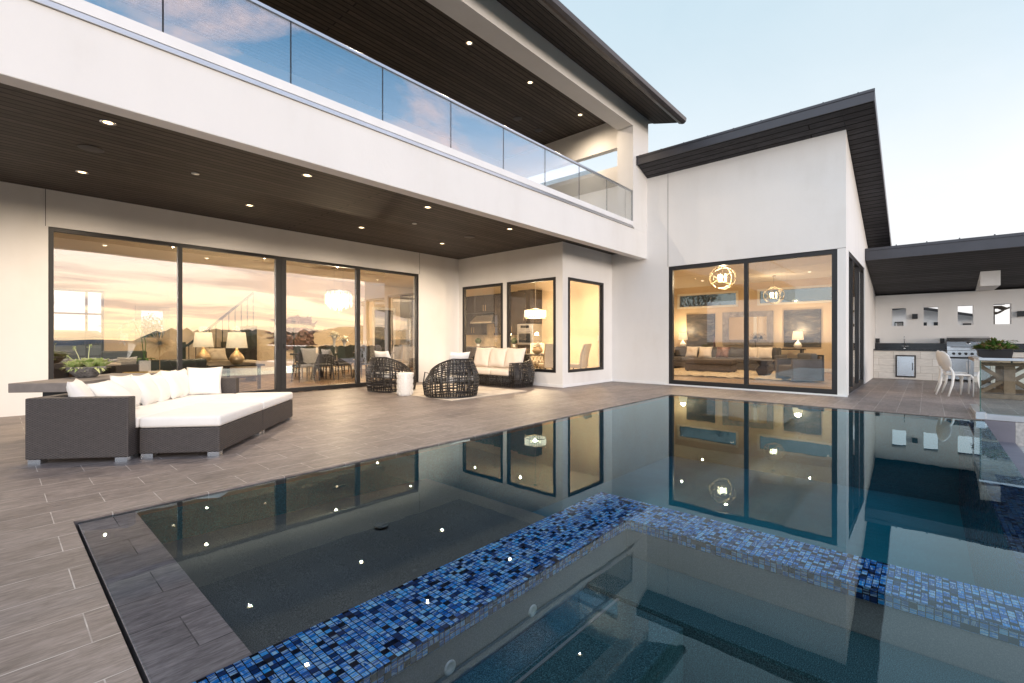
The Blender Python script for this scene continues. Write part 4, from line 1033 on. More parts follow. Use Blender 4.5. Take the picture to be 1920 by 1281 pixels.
b = B(); b.box(-.35,.35,-.3,.3,.70,.74,.006,1); b.build('top', M['beige'], ft)
b = B(); b.box(-.32,-.02,-.27,.27,.02,.699); b.box(.28,.32,-.27,.27,0,.699); b.build('cabinet', M['cab'], ft)
oc = thing('orchid_pot', 'white orchid in a pale cube pot on the yellow table', 'orchid', (2.05,12.0,.553)); oc.scale = (1.35,1.35,1.45)
b = B(); b.box(-.07,.07,-.07,.07,0,.15,.006,1); b.build('pot', M['ceramic'], oc)
b = B(); b.tube([(0,0,.15),(-.03,.0,.45),(-.12,.02,.70),(-.25,.02,.66)], .006, 6); b.tube([(0,0,.15),(.02,0,.4),(-.03,.05,.62),(-.12,.06,.58)], .006, 6)
for k in range(8): b.leaf((0,0,.15),(math.cos(k*.8),math.sin(k*.8),.7), .22, .05, .6)
b.build('stem', M['leaf'], oc)
b = B(); rr = random.Random(2)
for (x,y,z) in ((-.12,.02,.70),(-.2,.02,.68),(-.26,.03,.62),(-.27,.03,.52),(-.25,0,.42),(-.05,.05,.6),(-.12,.06,.56)):
    for k in range(5): b.leaf((x,y,z),(math.cos(k*1.256),rr.uniform(-.4,.1),math.sin(k*1.256)), .06, .05, .1)
b.build('blossom', M['petal'], oc)
sb = thing('starburst_sculpture', 'round golden starburst ornament on a stem in front of the orchid', 'ornament', (2.30,11.95,.553))
b = B(); rr = random.Random(9); b.tube([(0,0,0),(0,0,.52)], .006, 6)
for k in range(110):
    z = 1-2*(k+.5)/110; a = k*2.4; q = math.sqrt(1-z*z); b.tube([(0,0,.58),(q*math.cos(a)*.25,q*math.sin(a)*.25,.58+z*.25)], [.005,.003], 4)
b.build('spikes', M['gold'], sb); b = B(); b.ball((0,0,.58),.05); b.build('core', M['cab'], sb); b = B(); b.lathe([(.06,0),(.05,.015),(.001,.02)], 16); b.build('base', M['gold'], sb)
sc_ = thing('staircase', 'dark staircase with thin iron balusters at the back of the living room', 'staircase', (4.6,16.2,.012))
for k in range(10):
    b = B(); b.box(-.9+.18*k,-.9+.18*k+.2,-.45,.5,0,.10+.17*k); b.build('step', M['cab'], sc_)
b = B(); b.tube([(-1.0,-.47,1.0),(-.9,-.47,1.05),(.8,-.47,2.65)], .035, 8); b.build('handrail', M['black'], sc_)
for k in range(11):
    x = -.9+.17*k; b = B(); b.tube([(x,-.47,.0+max(0,.94*(x+.9)-.05)),(x,-.47,1.02+.94*(x+.9))], .011, 6); b.build('baluster', M['black'], sc_)
b = B(); b.box(-1.06,-.98,-.51,-.43,0,1.12); b.build('newel_post', M['black'], sc_)
t = thing('wall_switch', 'small white switch plate on the living room back wall', 'switch', (2.45,16.995,1.28)); b = B(); b.box(-.09,.09,-.012,0,-.10,.10,.004,1); b.build('plate', M['trim'], t); b = B(); b.box(-.02,.02,-.018,-.012,-.04,.04); b.build('toggle', M['ceramic'], t)
# ---- dining room
dt = thing('dining_table', 'long dark wood dining table with curved legs under the chandelier', 'table', (7.55,13.95,.012))
b = B(); b.box(-1.55,1.55,-.52,.52,.715,.765,.012,2); b.build('tabletop', M['cab'], dt)
for x in (-.95,.95):
    for sg in (1,-1): b = B(); b.tube([(x,0,.71),(x+.1*sg,.1*sg,.4),(x+.28*sg,.25*sg,.0)], [.11,.075,.05], 8); b.build('leg', M['cab'], dt)
def dchair(x, y, rot, lab):
    t = thing('dining_chair', lab, 'chair', (x,y,.012), rot, 'dark dining chairs round the table')
    b = B(); b.box(-.22,.22,-.23,.23,.40,.48,.03,2); b.build('seat', M['leather'], t)
    b = B(); b.prism([(-.22,.50),(.22,.50),(.235,.96),(.16,.985),(.08,.965),(0,.955),(-.08,.965),(-.16,.985),(-.235,.96)], 'x', -.25, -.215); o = b.build('backrest', M['leather'], t)
    b = B(); b.tube([(-.23,-.225,.46),(-.24,-.24,.97),(-.232,-.15,1.0),(-.232,0,.97),(-.232,.15,1.0),(-.24,.24,.97),(-.23,.225,.46)], .02, 6); b.build('back_frame', M['cab'], t)
    for x0, y0 in ((-.2,-.2),(-.2,.2),(.19,-.2),(.19,.2)): b = B(); b.tube([(x0,y0,.40),(x0*1.25,y0*1.1,0)], [.025,.015], 6); b.build('leg', M['cab'], t)
for x, lab in ((5.85,'leftmost'),(6.42,'second from the left'),(7.0,'third from the left'),(7.75,'fourth from the left')): dchair(x, 13.22, PI/2, 'dark dining chair with its cane back to the glass doors, '+lab)
for x, lab in ((6.6,'behind the candles, left'),(7.5,'behind the candles, middle'),(8.4,'behind the candles, right')): dchair(x, 14.72, -PI/2, 'dark dining chair on the far side of the table, '+lab)
dchair(9.30, 13.95, PI, 'dark dining chair at the right head of the table')
ch = thing('crystal_chandelier', 'lit crystal rod chandelier hanging over the dining table', 'chandelier', (7.3,13.95,0))
b = B(); rr = random.Random(12)
for k in range(90):
    a = k*2.4; q = .42*math.sqrt((k+.5)/90); z0 = 2.66+rr.uniform(-.06,.06); Lr = .34+.18*(1-q/.42)+rr.uniform(-.05,.05)
    b.tube([(q*math.cos(a),q*math.sin(a),z0),(q*math.cos(a),q*math.sin(a),z0-Lr)], .011, 5)
b.build('crystal_rods', M['crystal'], ch); b = B()
for k in range(40):
    a = k*2.4; q = .40*math.sqrt((k+.5)/40); b.ball((q*math.cos(a),q*math.sin(a),2.18+.22*(q/.42)+rr.uniform(-.03,.03)), .028, sub=1)
b.build('crystal_drops', M['crystal'], ch); b = B(); b.lathe([(.38,2.72),(.38,2.75),(.001,2.76)], 24); b.build('canopy', M['steel'], ch)
b = B(); b.tube([(-.15,0,2.75),(-.15,0,3.44)], .004, 5); b.tube([(.15,0,2.75),(.15,0,3.44)], .004, 5); b.box(-.22,.22,-.05,.05,3.42,3.449); b.build('hanger', M['steel'], ch)
lamp_light(ch, (0,0,2.06), 170, .03)
for i, (x, y, z, lab) in enumerate(((7.10,13.85,.55,'taller white trumpet vase with white flowers on the dining table'),(7.50,13.95,.42,'shorter white trumpet vase with white flowers on the dining table'))):
    t = thing('flower_vase', lab, 'vase', (x,y,.778), 0, 'trumpet vases on the dining table')
    b = B(); b.lathe([(.06,0),(.05,.02),(.032,.12),(.04,z*.7),(.09,z*.95),(.14,z)], 20); b.build('vase', M['ceramic'], t, smooth=True)
    b = B(); rr = random.Random(i)
    for k in range(55):
        a = rr.uniform(0,2*PI); el = rr.uniform(-.2,1.5); b.leaf((.05*math.cos(a),.05*math.sin(a),z), (math.cos(a)*math.cos(el),math.sin(a)*math.cos(el),math.sin(el)), rr.uniform(.12,.22), .06, .3)
    b.build('flowers', M['petal'], t)
t = thing('candelabra', 'row of thin white candles in dark cups on the dining table', 'candle holder', (8.1,13.9,.778))
b = B(); b.box(-.28,.28,-.05,.05,0,.02); 
for k in range(6): b.lathe([(.02,.02),(.03,.08),(.03,.10)], 10, (-.25+.1*k,0,0))
b.build('holder', M['copper'], t)
for k in range(6): b = B(); b.lathe([(.010,.10),(.009,.38),(.001,.385)], 8, (-.25+.1*k,0,0)); b.build('candle', M['linen'], t, smooth=True)
wa = thing('wall_sculpture', 'ragged mauve and bronze coral wall sculpture on the dining room wall', 'wall art', (7.2,16.99,1.45))
b = B(); rr = random.Random(21)
for k in range(26):
    a = rr.uniform(0,2*PI); q = .5*math.sqrt(rr.random()); cx, cz = q*math.cos(a)*1.15, q*math.sin(a)*.95; ph = rr.uniform(0,6); R = rr.uniform(.16,.32); y = -.03-rr.uniform(0,.16)
    ring = [b.bm.verts.new((cx+R*(1+.25*math.sin(5*t_*.35+ph))*math.cos(t_*PI/9), y+.05*math.sin(3*t_*PI/9+ph), cz+R*(1+.25*math.sin(5*t_*.35+ph))*math.sin(t_*PI/9))) for t_ in range(18)]
    c0 = b.bm.verts.new((cx,y+.03,cz))
    for t_ in range(18): b.bm.faces.new((c0, ring[t_], ring[(t_+1)%18]))
for k in range(14):
    a = rr.uniform(0,2*PI); b.tube([(.5*math.cos(a),-.06,.45*math.sin(a)),(.8*math.cos(a),-.09,.62*math.sin(a)+rr.uniform(-.08,.08)),(1.0*math.cos(a),-.05,.8*math.sin(a))], [.05,.03,.012], 6)
o = b.build('petals', M['copper'], wa); sm = o.modifiers.new('thickness','SOLIDIFY'); sm.thickness = .012
b = B(); b.tube([(-.12,-.25,-1.4),(-.12,-.25,.35)], .018, 6); b.ball((-.12,-.25,.40), .06); b.build('iron_stem', M['black'], wa)
fg = thing('refrigerator', 'built-in stainless refrigerator with long curved handles at the back of the kitchen', 'refrigerator', (12.15,16.6,.012))
b = B(); b.box(-.45,.45,-.30,.38,.02,2.12,.006,1); b.build('body', M['steel'], fg)
for x0, x1 in ((-.44,-.01),(.01,.44)):
    b = B(); b.box(x0,x1,-.335,-.301,.1,2.1,.006,1); d_ = b.build('door', M['steel'], fg); xx = -.05 if x0 < -.1 else .05
    b = B(); b.tube([(xx,-.335,.7),(xx,-.39,.75),(xx,-.39,1.75),(xx,-.335,1.8)], .014, 8); b.build('handle', M['ceramic'], d_)
uc = thing('wall_cabinet', 'dark cabinet above the refrigerator', 'cabinet', (12.15,16.65,2.15)); b = B(); b.box(-.45,.45,-.30,.33,0,.95); b.build('body', M['cab'], uc)
for x0, x1 in ((-.44,-.01),(.01,.44)): b = B(); b.box(x0,x1,-.32,-.301,.02,.93,.004,1); b.build('door', M['cab'], uc)
# ---- kitchen along X = 13.2..13.7
def cabinet(name, lab, y0, y1, z0, z1, xd=.48, nd=2, hz=None, group='espresso kitchen cabinets'):
    t = thing(name, lab, 'cabinet', (13.69-xd/2,(y0+y1)/2,z0), 0, group); hw = (y1-y0)/2; hh = z1-z0
    b = B(); b.box(-xd/2+.02,xd/2,-hw,hw,0,hh); b.build('body', M['cab'], t)
    for k in range(nd):
        a, c = -hw+2*hw*k/nd+.006, -hw+2*hw*(k+1)/nd-.006
        b = B(); b.box(-xd/2,-xd/2+.019,a,c,.008,hh-.008,.003,1); d_ = b.build('door', M['cab'], t)
        yy = c-.06 if k % 2 == 0 else a+.06; zz = (hz or .08)
        b = B(); b.tube([(-xd/2,yy,zz),(-xd/2-.03,yy,zz),(-xd/2-.03,yy,zz+.22),(-xd/2,yy,zz+.22)], .009, 6); b.build('handle', M['gold'], d_)
    return t
cabinet('wall_cabinet','dark wall cabinet over the range hood, in the left nook window', 12.86, 14.6, 2.30, 3.02, .36, 3)
cabinet('wall_cabinet','low dark wall cabinet left of the range hood', 13.66, 14.6, 1.40, 2.29, .36, 2)
cabinet('tall_cabinet','tall dark cabinet column right of the range hood', 12.32, 12.84, 1.38, 3.02, .44, 1, .1)
cabinet('tall_cabinet','dark cabinet column split by the window post', 11.56, 12.30, 1.38, 3.04, .44, 2, .1)
cabinet('tall_cabinet','pair of dark cabinet doors above the wall oven', 10.76, 11.54, 1.80, 3.06, .50, 2, .12)
cabinet('base_cabinet','dark base cabinet below the wall oven', 10.76, 11.54, .012, 1.00, .50, 2, .6)
cabinet('base_cabinet','dark base cabinets with a stone worktop under the range hood', 11.56, 14.6, .012, .88, .50, 5, .6)
kt = thing('kitchen_worktop', 'mottled stone worktop and travertine backsplash below the hood', 'worktop', (13.4,13.1,.9)); b = B(); b.box(13.17,13.69,11.56,14.6,.885,.925,.004,1); fin(b,'top',M['counter'],kt)
b = B(); b.box(13.675,13.698,11.56,14.6,.926,2.28); fin(b,'backsplash',M['backsplash'],kt)
hd_ = thing('range_hood', 'angled stainless steel range hood in the left nook window', 'range hood', (13.4,13.35,1.86))
b = B(); b.prism([(-.30,0),(.28,0),(.28,.42),(.02,.42),(-.30,.06)], 'y', -.52, .72)
for v in b.bm.verts:
    if v.co.z > .2: v.co.y = v.co.y*.75+.04
b.build('canopy', M['steel'], hd_); b = B(); b.box(-.26,.24,-.45,.65,-.012,-.001); b.build('filter', M['black'], hd_)
ov = thing('wall_oven', 'stainless steel wall oven with dark glass door in the middle nook window', 'oven', (13.4,11.15,1.01))
b = B(); b.box(-.24,.28,-.385,.385,0,.78,.004,1); b.build('body', M['steel'], ov); b = B(); b.box(-.258,-.241,-.37,.37,.58,.76); cpn = b.build('control_panel', M['steel'], ov); b = B(); b.box(-.262,-.259,-.2,.2,.62,.72); b.build('display', M['black'], cpn)
b = B(); b.box(-.258,-.241,-.37,.37,.02,.56,.004,1); d_ = b.build('door', M['steel'], ov); b = B(); b.box(-.262,-.259,-.28,.28,.08,.42); b.build('pane', M['granite'], d_); b = B(); b.tube([(-.26,-.32,.49),(-.3,-.32,.49),(-.3,.32,.49),(-.26,.32,.49)], .012, 8); b.build('handle', M['steel'], d_)
for y, lab in ((13.85,'small clipped topiary ball on the kitchen worktop, in the left nook window'),(11.85,'small clipped topiary ball on the kitchen worktop, in the middle nook window')):
    t = thing('topiary', lab, 'plant', (13.35,y,.926), 0, 'topiary balls in the kitchen'); b = B(); b.lathe([(.06,0),(.07,.10),(.001,.10)], 16); b.build('pot', M['ceramic'], t); b = B(); b.ball((0,0,.22),.13,sub=3,jit=.07); b.build('foliage', M['tree'], t)
# ---- breakfast nook
pd = thing('drum_pendant', 'lit crystal drum pendant on a chain in the breakfast nook', 'pendant lamp', (11.55,9.35,0))
b = B()
for k in range(36):
    a = 2*PI*k/36; b.box(.33*math.cos(a)-.012,.33*math.cos(a)+.012,.33*math.sin(a)-.012,.33*math.sin(a)+.012,1.92,2.13)
b.build('crystal_band', M['crystal'], pd)
b = B()
for z in (1.905,2.14): b.tube([(.34*math.cos(2*PI*k/40),.34*math.sin(2*PI*k/40),z) for k in range(40)], .012, 6, closed=True)
b.tube([(-.34,0,2.14),(0,0,2.2),(.34,0,2.14)], .006, 5); b.tube([(0,-.34,2.14),(0,0,2.2),(0,.34,2.14)], .006, 5); b.build('rim', M['ring'], pd)
b = B(); b.tube([(0,0,2.2),(0,0,3.44)], .008, 6); b.lathe([(.06,3.42),(.05,3.448),(.001,3.449)], 16); b.build('chain', M['steel'], pd)
for k in range(5): a = 2*PI*k/5; b = B(); b.ball((.16*math.cos(a),.16*math.sin(a),2.03),.03,(1,1,1.4),1); b.build('bulb', M['flame'], pd)
lamp_light(pd, (0,0,2.0), 190, .04)
bt = thing('breakfast_table', 'round breakfast table on a gold lattice base behind the nook window', 'table', (11.45,9.2,.012))
b = B(); b.lathe([(.001,.70),(.55,.70),(.56,.715),(.55,.735),(.001,.735)], 36); b.build('tabletop', M['cab'], bt)
b = B()
for k in range(18):
    a = 2*PI*k/18; 
    for s_ in (1,-1): b.tube([(.36*math.cos(a),.36*math.sin(a),.0),(.30*math.cos(a+s_*.6),.30*math.sin(a+s_*.6),.35),(.36*math.cos(a+s_*1.2),.36*math.sin(a+s_*1.2),.69)], .010, 5)
b.build('lattice_base', M['ring'], bt)
def pchair(x, y, rot, lab):
    t = thing('parsons_chair', lab, 'chair', (x,y,.012), rot, 'beige chairs in the breakfast nook')
    b = B(); b.box(-.24,.25,-.24,.24,.36,.48,.03,3); b.build('seat', M['beige'], t)
    b = B(); b.prism([(-.24,.40),(-.16,.40),(-.20,.75),(-.29,1.05),(-.37,1.07),(-.28,.75)], 'y', -.24, .24); o = soft(b.build('backrest', M['beige'], t), 50)
    for x0 in (-.2,.21):
        for y0 in (-.2,.2): b = B(); b.tube([(x0,y0,.36),(x0*1.1,y0,0)], [.025,.016], 6); b.build('leg', M['cab'], t)
pchair(10.95,8.35,1.05,'beige upholstered chair at the right edge of the middle nook window')
pchair(10.75,9.75,-.5,'beige upholstered chair peeking over the lattice sofa pillows')
pchair(12.3,9.9,PI+.6,'beige upholstered chair on the far side of the breakfast table')
pchair(11.55,7.75,1.75,'beige upholstered chair in profile behind the corner window')
t = thing('gold_bowl', 'round gold vase with white blossoms on the breakfast table', 'vase', (11.35,9.1,.748)); b = B(); b.lathe([(.06,0),(.14,.05),(.17,.13),(.13,.21),(.10,.23)], 24); b.build('vase', M['gold'], t, smooth=True)
b = B(); rr = random.Random(31)
for k in range(60): a = rr.uniform(0,2*PI); el = rr.uniform(0,1.5); b.leaf((0,0,.22),(math.cos(a)*math.cos(el),math.sin(a)*math.cos(el),math.sin(el)),rr.uniform(.12,.26),.07,.3)
b.build('flowers', M['petal'], t)
t = thing('wall_switch', 'white switch plate on the tan wall behind the corner window', 'switch', (13.695,8.3,1.25)); b = B(); b.box(-.012,0,-.06,.06,-.09,.09,.004,1); b.build('plate', M['trim'], t); b = B(); b.box(-.018,-.012,-.015,.015,-.03,.03); b.build('toggle', M['ceramic'], t)

# ---- wing living room
sn = thing('sectional_sofa', 'long grey sectional sofa along the back of the wing living room', 'sofa', (19.3,6.0,.012))
b = B(); b.box(.25,.55,-1.9,2.1,.08,.88,.06,3); b.build('backrest', M['sofa'], sn)
b = B(); b.box(-.65,.25,-1.9,2.1,.08,.30,.03,2); b.build('base', M['sofa'], sn)
for k in range(4): y = -1.85+.97*k; b = B(); b.box(-.64,.27,y,y+.96,.305,.48,.05,3); b.build('seat_cushion', M['sofa'], sn)
for k in range(4): y = -1.85+.97*k; b = B(); b.box(.06,.26,y+.02,y+.94,.485,.90,.07,3); b.build('back_cushion', M['sofa'], sn)
b = B(); b.box(-.65,.55,-2.1,-1.91,.08,.62,.05,3); b.build('arm', M['sofa'], sn); b = B(); b.box(-.65,.55,2.11,2.3,.08,.62,.05,3); b.build('arm', M['sofa'], sn)
for i, (y, lab, m_) in enumerate(((7.2,'cream pillow at the left end of the grey sectional','cream'),(6.65,'cream pillow second from the left on the grey sectional','cream'),(4.95,'cream pillow on the right half of the grey sectional','cream'),(4.5,'cream pillow nearest the right arm of the grey sectional','cream'),(6.0,'brown striped pillow in the middle of the grey sectional','copper'))):
    put_pillow(0,0,.70,lab,w=.52,h=.48,lean=-.4,base=lambda u,v:(19.1-.04*(i%2),y),ang=PI,face=.2*(i%2-.5),mat=m_)
ot = thing('brown_ottoman', 'long brown upholstered ottoman bench in front of the grey sectional', 'ottoman', (17.3,5.85,.012))
b = B(); b.box(-.35,.35,-.80,.80,.07,.30,.03,2); b.build('base', M['ottoman'], ot); b = B(); b.box(-.36,.36,-.81,.81,.305,.48,.06,3); b.build('cushion', M['ottoman'], ot)
for x in (-.3,.3):
    for y in (-.72,.72): b = B(); b.box(x-.03,x+.03,y-.03,y+.03,0,.069); b.build('foot', M['cab'], ot)
ac = thing('wood_back_armchair', 'grey armchair with a dark framed wooden outside, near the right window edge', 'armchair', (15.35,2.75,.012), 2.3)
b = B(); b.box(-.42,-.36,-.40,.40,.06,.72,.01,1); b.build('back_panel', M['leg_wood'], ac); b = B(); b.slab('x',[-.43,.43],[.03,.76],-.45,-.421,holes=[(-.37,.37,.12,.70)]); b.build('back_frame', M['cab'], ac)
b = B(); b.box(-.35,.40,-.33,.33,.12,.46,.05,3); b.build('seat', M['sofa'], ac); b = B(); b.box(-.35,-.15,-.33,.33,.461,.80,.06,3); b.build('back_cushion', M['sofa'], ac)
for y0 in (-.43,.34): b = B(); b.box(-.41,.42,y0,y0+.09,.04,.64,.02,2); b.build('arm', M['sofa'], ac)
zt = thing('angular_side_table', 'small dark faceted side table beside the wooden-backed armchair', 'side table', (16.6,3.95,.012)); b = B(); b.lathe([(.16,0),(.30,.22),(.14,.36),(.30,.50)], 5); b.build('base', M['cab'], zt); b = B(); b.box(-.32,.32,-.32,.32,.501,.53,.004,1); b.build('top', M['cab'], zt)
b = B(); n_ = 46; rr = random.Random(6); gx = [14.9+3.9*i/n_ for i in range(n_+1)]; gy = [3.1+4.4*i/n_ for i in range(n_+1)]
vv = [[b.bm.verts.new((x+rr.uniform(-.03,.03),y+rr.uniform(-.03,.03),.03+rr.uniform(0,.045))) for y in gy] for x in gx]
for i in range(n_):
    for j in range(n_): b.bm.faces.new((vv[i][j],vv[i+1][j],vv[i+1][j+1],vv[i][j+1]))
b.box(14.9,18.8,3.1,7.5,.014,.028)
tag(b.build('shag_rug', M['shag']), 'thick cream shag rug under the brown ottoman in the wing living room', 'rug')
cs2 = thing('sofa_console', 'narrow dark console table behind the grey sectional', 'console table', (20.15,6.0,.012)); b = B(); b.box(-.18,.2,-2.6,2.3,.80,.85,.004,1); b.build('top', M['cab'], cs2)
for y in (-2.5,0,2.2): b = B(); b.box(-.15,.17,y-.04,y+.04,0,.799); b.build('leg', M['cab'], cs2)
GW = 'white lamps in the wing living room'
table_lamp((19.98,7.92,.863), 'white ball lamp with drum shade, left end of the wing console', GW, 'ceramic', .85, 26)
table_lamp((19.98,3.60,.863), 'white ball lamp with drum shade, right end of the wing console', GW, 'ceramic', .85, 26)
mr = thing('wall_mirror', 'large rectangular mirror in a wide carved silver frame on the wing back wall', 'mirror', (20.48,5.47,1.66))
b = B(); b.slab('x',[-.95,.95],[-.68,.68],-.07,0,holes=[(-.73,.73,-.47,.47)]); b.build('frame', M['silver'], mr); b = B(); b.box(-.02,-.001,-.725,.725,-.465,.465); b.build('mirror_glass', M['mirror'], mr)
for y, z, w_, lab in ((7.35,1.60,.60,'dark abstract painting left of the silver mirror'),(3.55,1.63,.60,'dark abstract painting right of the silver mirror')):
    t = thing('painting', lab, 'painting', (20.49,y,z), 0, 'abstract paintings in the wing'); b = B(); b.box(-.045,-.008,-w_,w_,-.70,.70); b.build('canvas', M['art'], t); b = B(); b.box(-.0075,0,-w_-.01,w_+.01,-.71,.71); b.build('frame', M['cab'], t)
def orb(loc, top, lab, R, w):
    t = thing('orb_chandelier', lab, 'chandelier', loc, .4, 'orb chandeliers in the wing living room'); 
    b = B()
    for i in range(6):
        Rm = Matrix.Rotation(i*PI/3+.2, 3, 'Z') @ Matrix.Rotation(.55+.5*(i%3), 3, 'X')
        b.tube([Rm @ Vector((R*math.cos(2*PI*k/40), R*math.sin(2*PI*k/40), 0)) for k in range(40)], .008, 6, closed=True)
    b.build('rings', M['ring'], t, smooth=True)
    for k in range(5):
        a = 2*PI*k/5; b = B(); b.lathe([(.012,-.12),(.012,-.02),(.022,0),(.018,.05),(.001,.09)], 10, (.10*math.cos(a),.10*math.sin(a),.02)); b.build('bulb', M['flame'], t, smooth=True)
    b = B(); b.tube([(0,0,-.12),(0,0,top)], .006, 6); b.tube([(-.1,0,-.11),(.1,0,-.11)], .006, 6); b.tube([(0,-.1,-.11),(0,.1,-.11)], .006, 6); b.lathe([(.06,top-.03),(.05,top),(.001,top)], 14); b.build('stem', M['ring'], t)
    lamp_light(t, (0,0,0), w, .06)
orb((13.2,4.15,2.88), ci(13.2)-2.9, 'bright brass orb chandelier of crossing rings, the nearer one in the wing', .33, 80)
orb((18.7,4.12,2.80), ci(18.7)-2.82, 'dimmer brass orb chandelier of crossing rings, the farther one in the wing', .33, 18)
for y, z, lab in ((6.62,.86,'dark slim figurine on the wing console, left of the mirror'),):
    t = thing('figurine', lab, 'figurine', (20.05,y,.863)); b = B(); b.tube([(0,0,0),(.01,.01,.2),(-.01,0,.36)], [.05,.04,.03], 8); b.build('body', M['copper'], t, smooth=True); b = B(); b.ball((0,.02,.46),.05,(1.4,1,.6)); b.tube([(-.01,0,.36),(0,.02,.45)], .01, 6); b.build('head', M['copper'], t)
t = thing('wire_flower', 'dark wire flower sculpture on the wing console in front of the mirror', 'ornament', (20.02,5.05,.863)); b = B(); b.tube([(0,0,0),(0,0,.3)], .008, 6)
for k in range(16): 
    a = 2*PI*k/16; b.tube([(0,0,.42),(0,.18*math.cos(a)+.04,.42+.18*math.sin(a)),(0,.20*math.cos(a+.3),.42+.20*math.sin(a+.3)),(0,0,.42)], .006, 5)
b.build('wire_petals', M['black'], t)
# ---- outside the back windows
tr0 = None
def tree(loc, h, R, seed, lab):
    t = thing('tree', lab, 'tree', loc, 0, 'trees behind the house'); rr = random.Random(seed); b = B()
    b.tube([(0,0,0),(.1,.05,h*.3),(-.05,.1,h*.55)], [.16,.12,.08], 8)
    for k in range(9):
        a = rr.uniform(0,2*PI); b.tube([(0,.05,h*rr.uniform(.3,.5)),(R*.4*math.cos(a),R*.4*math.sin(a),h*.65),(R*.8*math.cos(a),R*.8*math.sin(a),h*rr.uniform(.7,.95))], [.06,.04,.015], 6)
    b.build('trunk', M['bark'], t); b = B()
    cl = [(rr.uniform(-R,R),rr.uniform(-R,R),h*rr.uniform(.55,1)) for _ in range(26)]
    for k in range(2600):
        c = rr.choice(cl); v = Vector((rr.gauss(0,.3),rr.gauss(0,.3),rr.gauss(0,.22))); p = Vector(c)+v
        b.leaf(p, (rr.uniform(-1,1),rr.uniform(-1,1),rr.uniform(-.5,.6)), rr.uniform(.12,.2), rr.uniform(.06,.1), .3)
    b.build('crown', M['tree'], t)
tree((33,12.2,-.05), 5.4, 1.9, 1, 'leafy tree seen through the left clerestory window of the wing')
tree((4.8,26,-.05), 2.1, 1.3, 2, 'small tree seen through the square window beside the stairs')
tree((36,3.8,-.05), 3.6, 1.2, 3, 'dark tree beyond the garden wall, in the first square opening')
cr = thing('parked_car', 'silver car with black tyres parked outside the tall back window', 'car', (1.65,20.3,-.02))
b = B(); b.prism([(-2.1,.35),(2.1,.35),(2.15,.75),(1.9,.95),(1.1,1.02),(.5,1.5),(-1.2,1.52),(-1.9,1.0),(-2.15,.8)], 'y', -.85, .85); b.build('body', M['paint_car'], cr)
b = B(); b.prism([(.95,1.04),(.45,1.44),(-1.1,1.46),(-1.6,1.06)], 'y', -.86, .86); b.build('side_window', M['granite'], cr)
for x in (-1.3,1.35,-.35):
    if x == -.35: x = -.55
    for y in (-.87,.87):
        if x == -.55: continue
        b = B(); b.lathe([(.18,-.11),(.34,-.11),(.36,-.06),(.36,.06),(.34,.11),(.18,.11)], 28); wh = b.build('wheel', M['tyre'], cr); wh.location = (x,y,.36); wh.rotation_euler = (PI/2,0,0)
        b = B(); b.lathe([(.05,.085),(.06,.10),(.001,.1)], 12); 
        for k in range(6): a = k*PI/3; b.bar((.04*math.cos(a),.04*math.sin(a),.085),(.20*math.cos(a),.20*math.sin(a),.085),.05,.02)
        b.build('rim', M['steel'], wh)
# ------------------------------------------------------------------ camera, sky, sun
th = math.atan(779/869.)
cam = bpy.data.cameras.new('camera'); co = bpy.data.objects.new('camera', cam); COL.objects.link(co)
co.location = (0,0,1.2); co.rotation_euler = (PI/2, 0, PI/2-th-PI/2)
cam.sensor_width = 36; cam.lens = 869/1920*36; cam.shift_y = -3.5/1920; cam.clip_end = 9000; cam.clip_start = .05
co.rotation_euler = (PI/2, 0, math.atan2(math.sin(th), math.cos(th)) - PI/2)
S.camera = co

w = bpy.data.worlds.new('World'); S.world = w; w.use_nodes = True
class WN(N):
    def __init__(s, w):
        s.t = w.node_tree; s.t.nodes.clear(); s.out = s.t.nodes.new('ShaderNodeOutputWorld')
n = WN(w)
SUN_AZ, SUN_EL = Vector((-.38,-.925)).normalized(), math.radians(6)
gen = n.coord('Generated'); sx = n.new('SeparateXYZ'); n.link(gen, sx.inputs[0]); X, Y, Z = sx.outputs
el = n.math('MAXIMUM', Z, 0.0)
hl = n.math('SQRT', n.math('ADD', n.math('MULTIPLY', X, X), n.math('MULTIPLY', Y, Y)))
az = n.math('DIVIDE', n.math('ADD', n.math('MULTIPLY', X, .10), n.math('MULTIPLY', Y, -.995)), n.math('MAXIMUM', hl, .001))
tt = n.math('MULTIPLY_ADD', az, .5, .5, clamp=True)
ts = n.ramp(tt, [(.56,(0,0,0)),(.86,(1,1,1))], 'EASE')
front = n.ramp(el, [(0,(.735,.725,.745)),(.25,(.69,.71,.73)),(.36,(.57,.64,.685)),(.46,(.49,.585,.645)),(.56,(.44,.555,.625)),(1,(.32,.43,.55))])
west = n.math('MULTIPLY', n.math('MAXIMUM', n.math('MULTIPLY', X, -1), 0), .9)
front = n.mix(west, front, (1.25,1.38,1.55))
sunset = n.ramp(el, [(0,(1.0,.73,.42)),(.09,(1.0,.84,.66)),(.2,(.85,.80,.79)),(.31,(.56,.56,.62)),(.41,(.22,.34,.49)),(.52,(.075,.20,.35)),(.7,(.08,.20,.38)),(1,(.16,.26,.42))])
sunset = n.mix(1.0, sunset, (2.0,2.0,2.0), 'MULTIPLY')
sky = n.mix(ts, front, sunset)
den = n.math('ADD', el, .13)
pv = n.new('CombineXYZ'); n.link(n.math('DIVIDE', X, den), pv.inputs[0]); n.link(n.math('DIVIDE', Y, den), pv.inputs[1])
pl = pv.outputs[0]
streak = n.noise(n.map(pl, rot=(0,0,.25), sc=(.55,1.7,1)), 1.0, 7, .6, .9)
puff = n.noise(n.map(pl, loc=(3.1,1.7,0), sc=(1.3,1.6,1)), 1.9, 8, .62, .4)
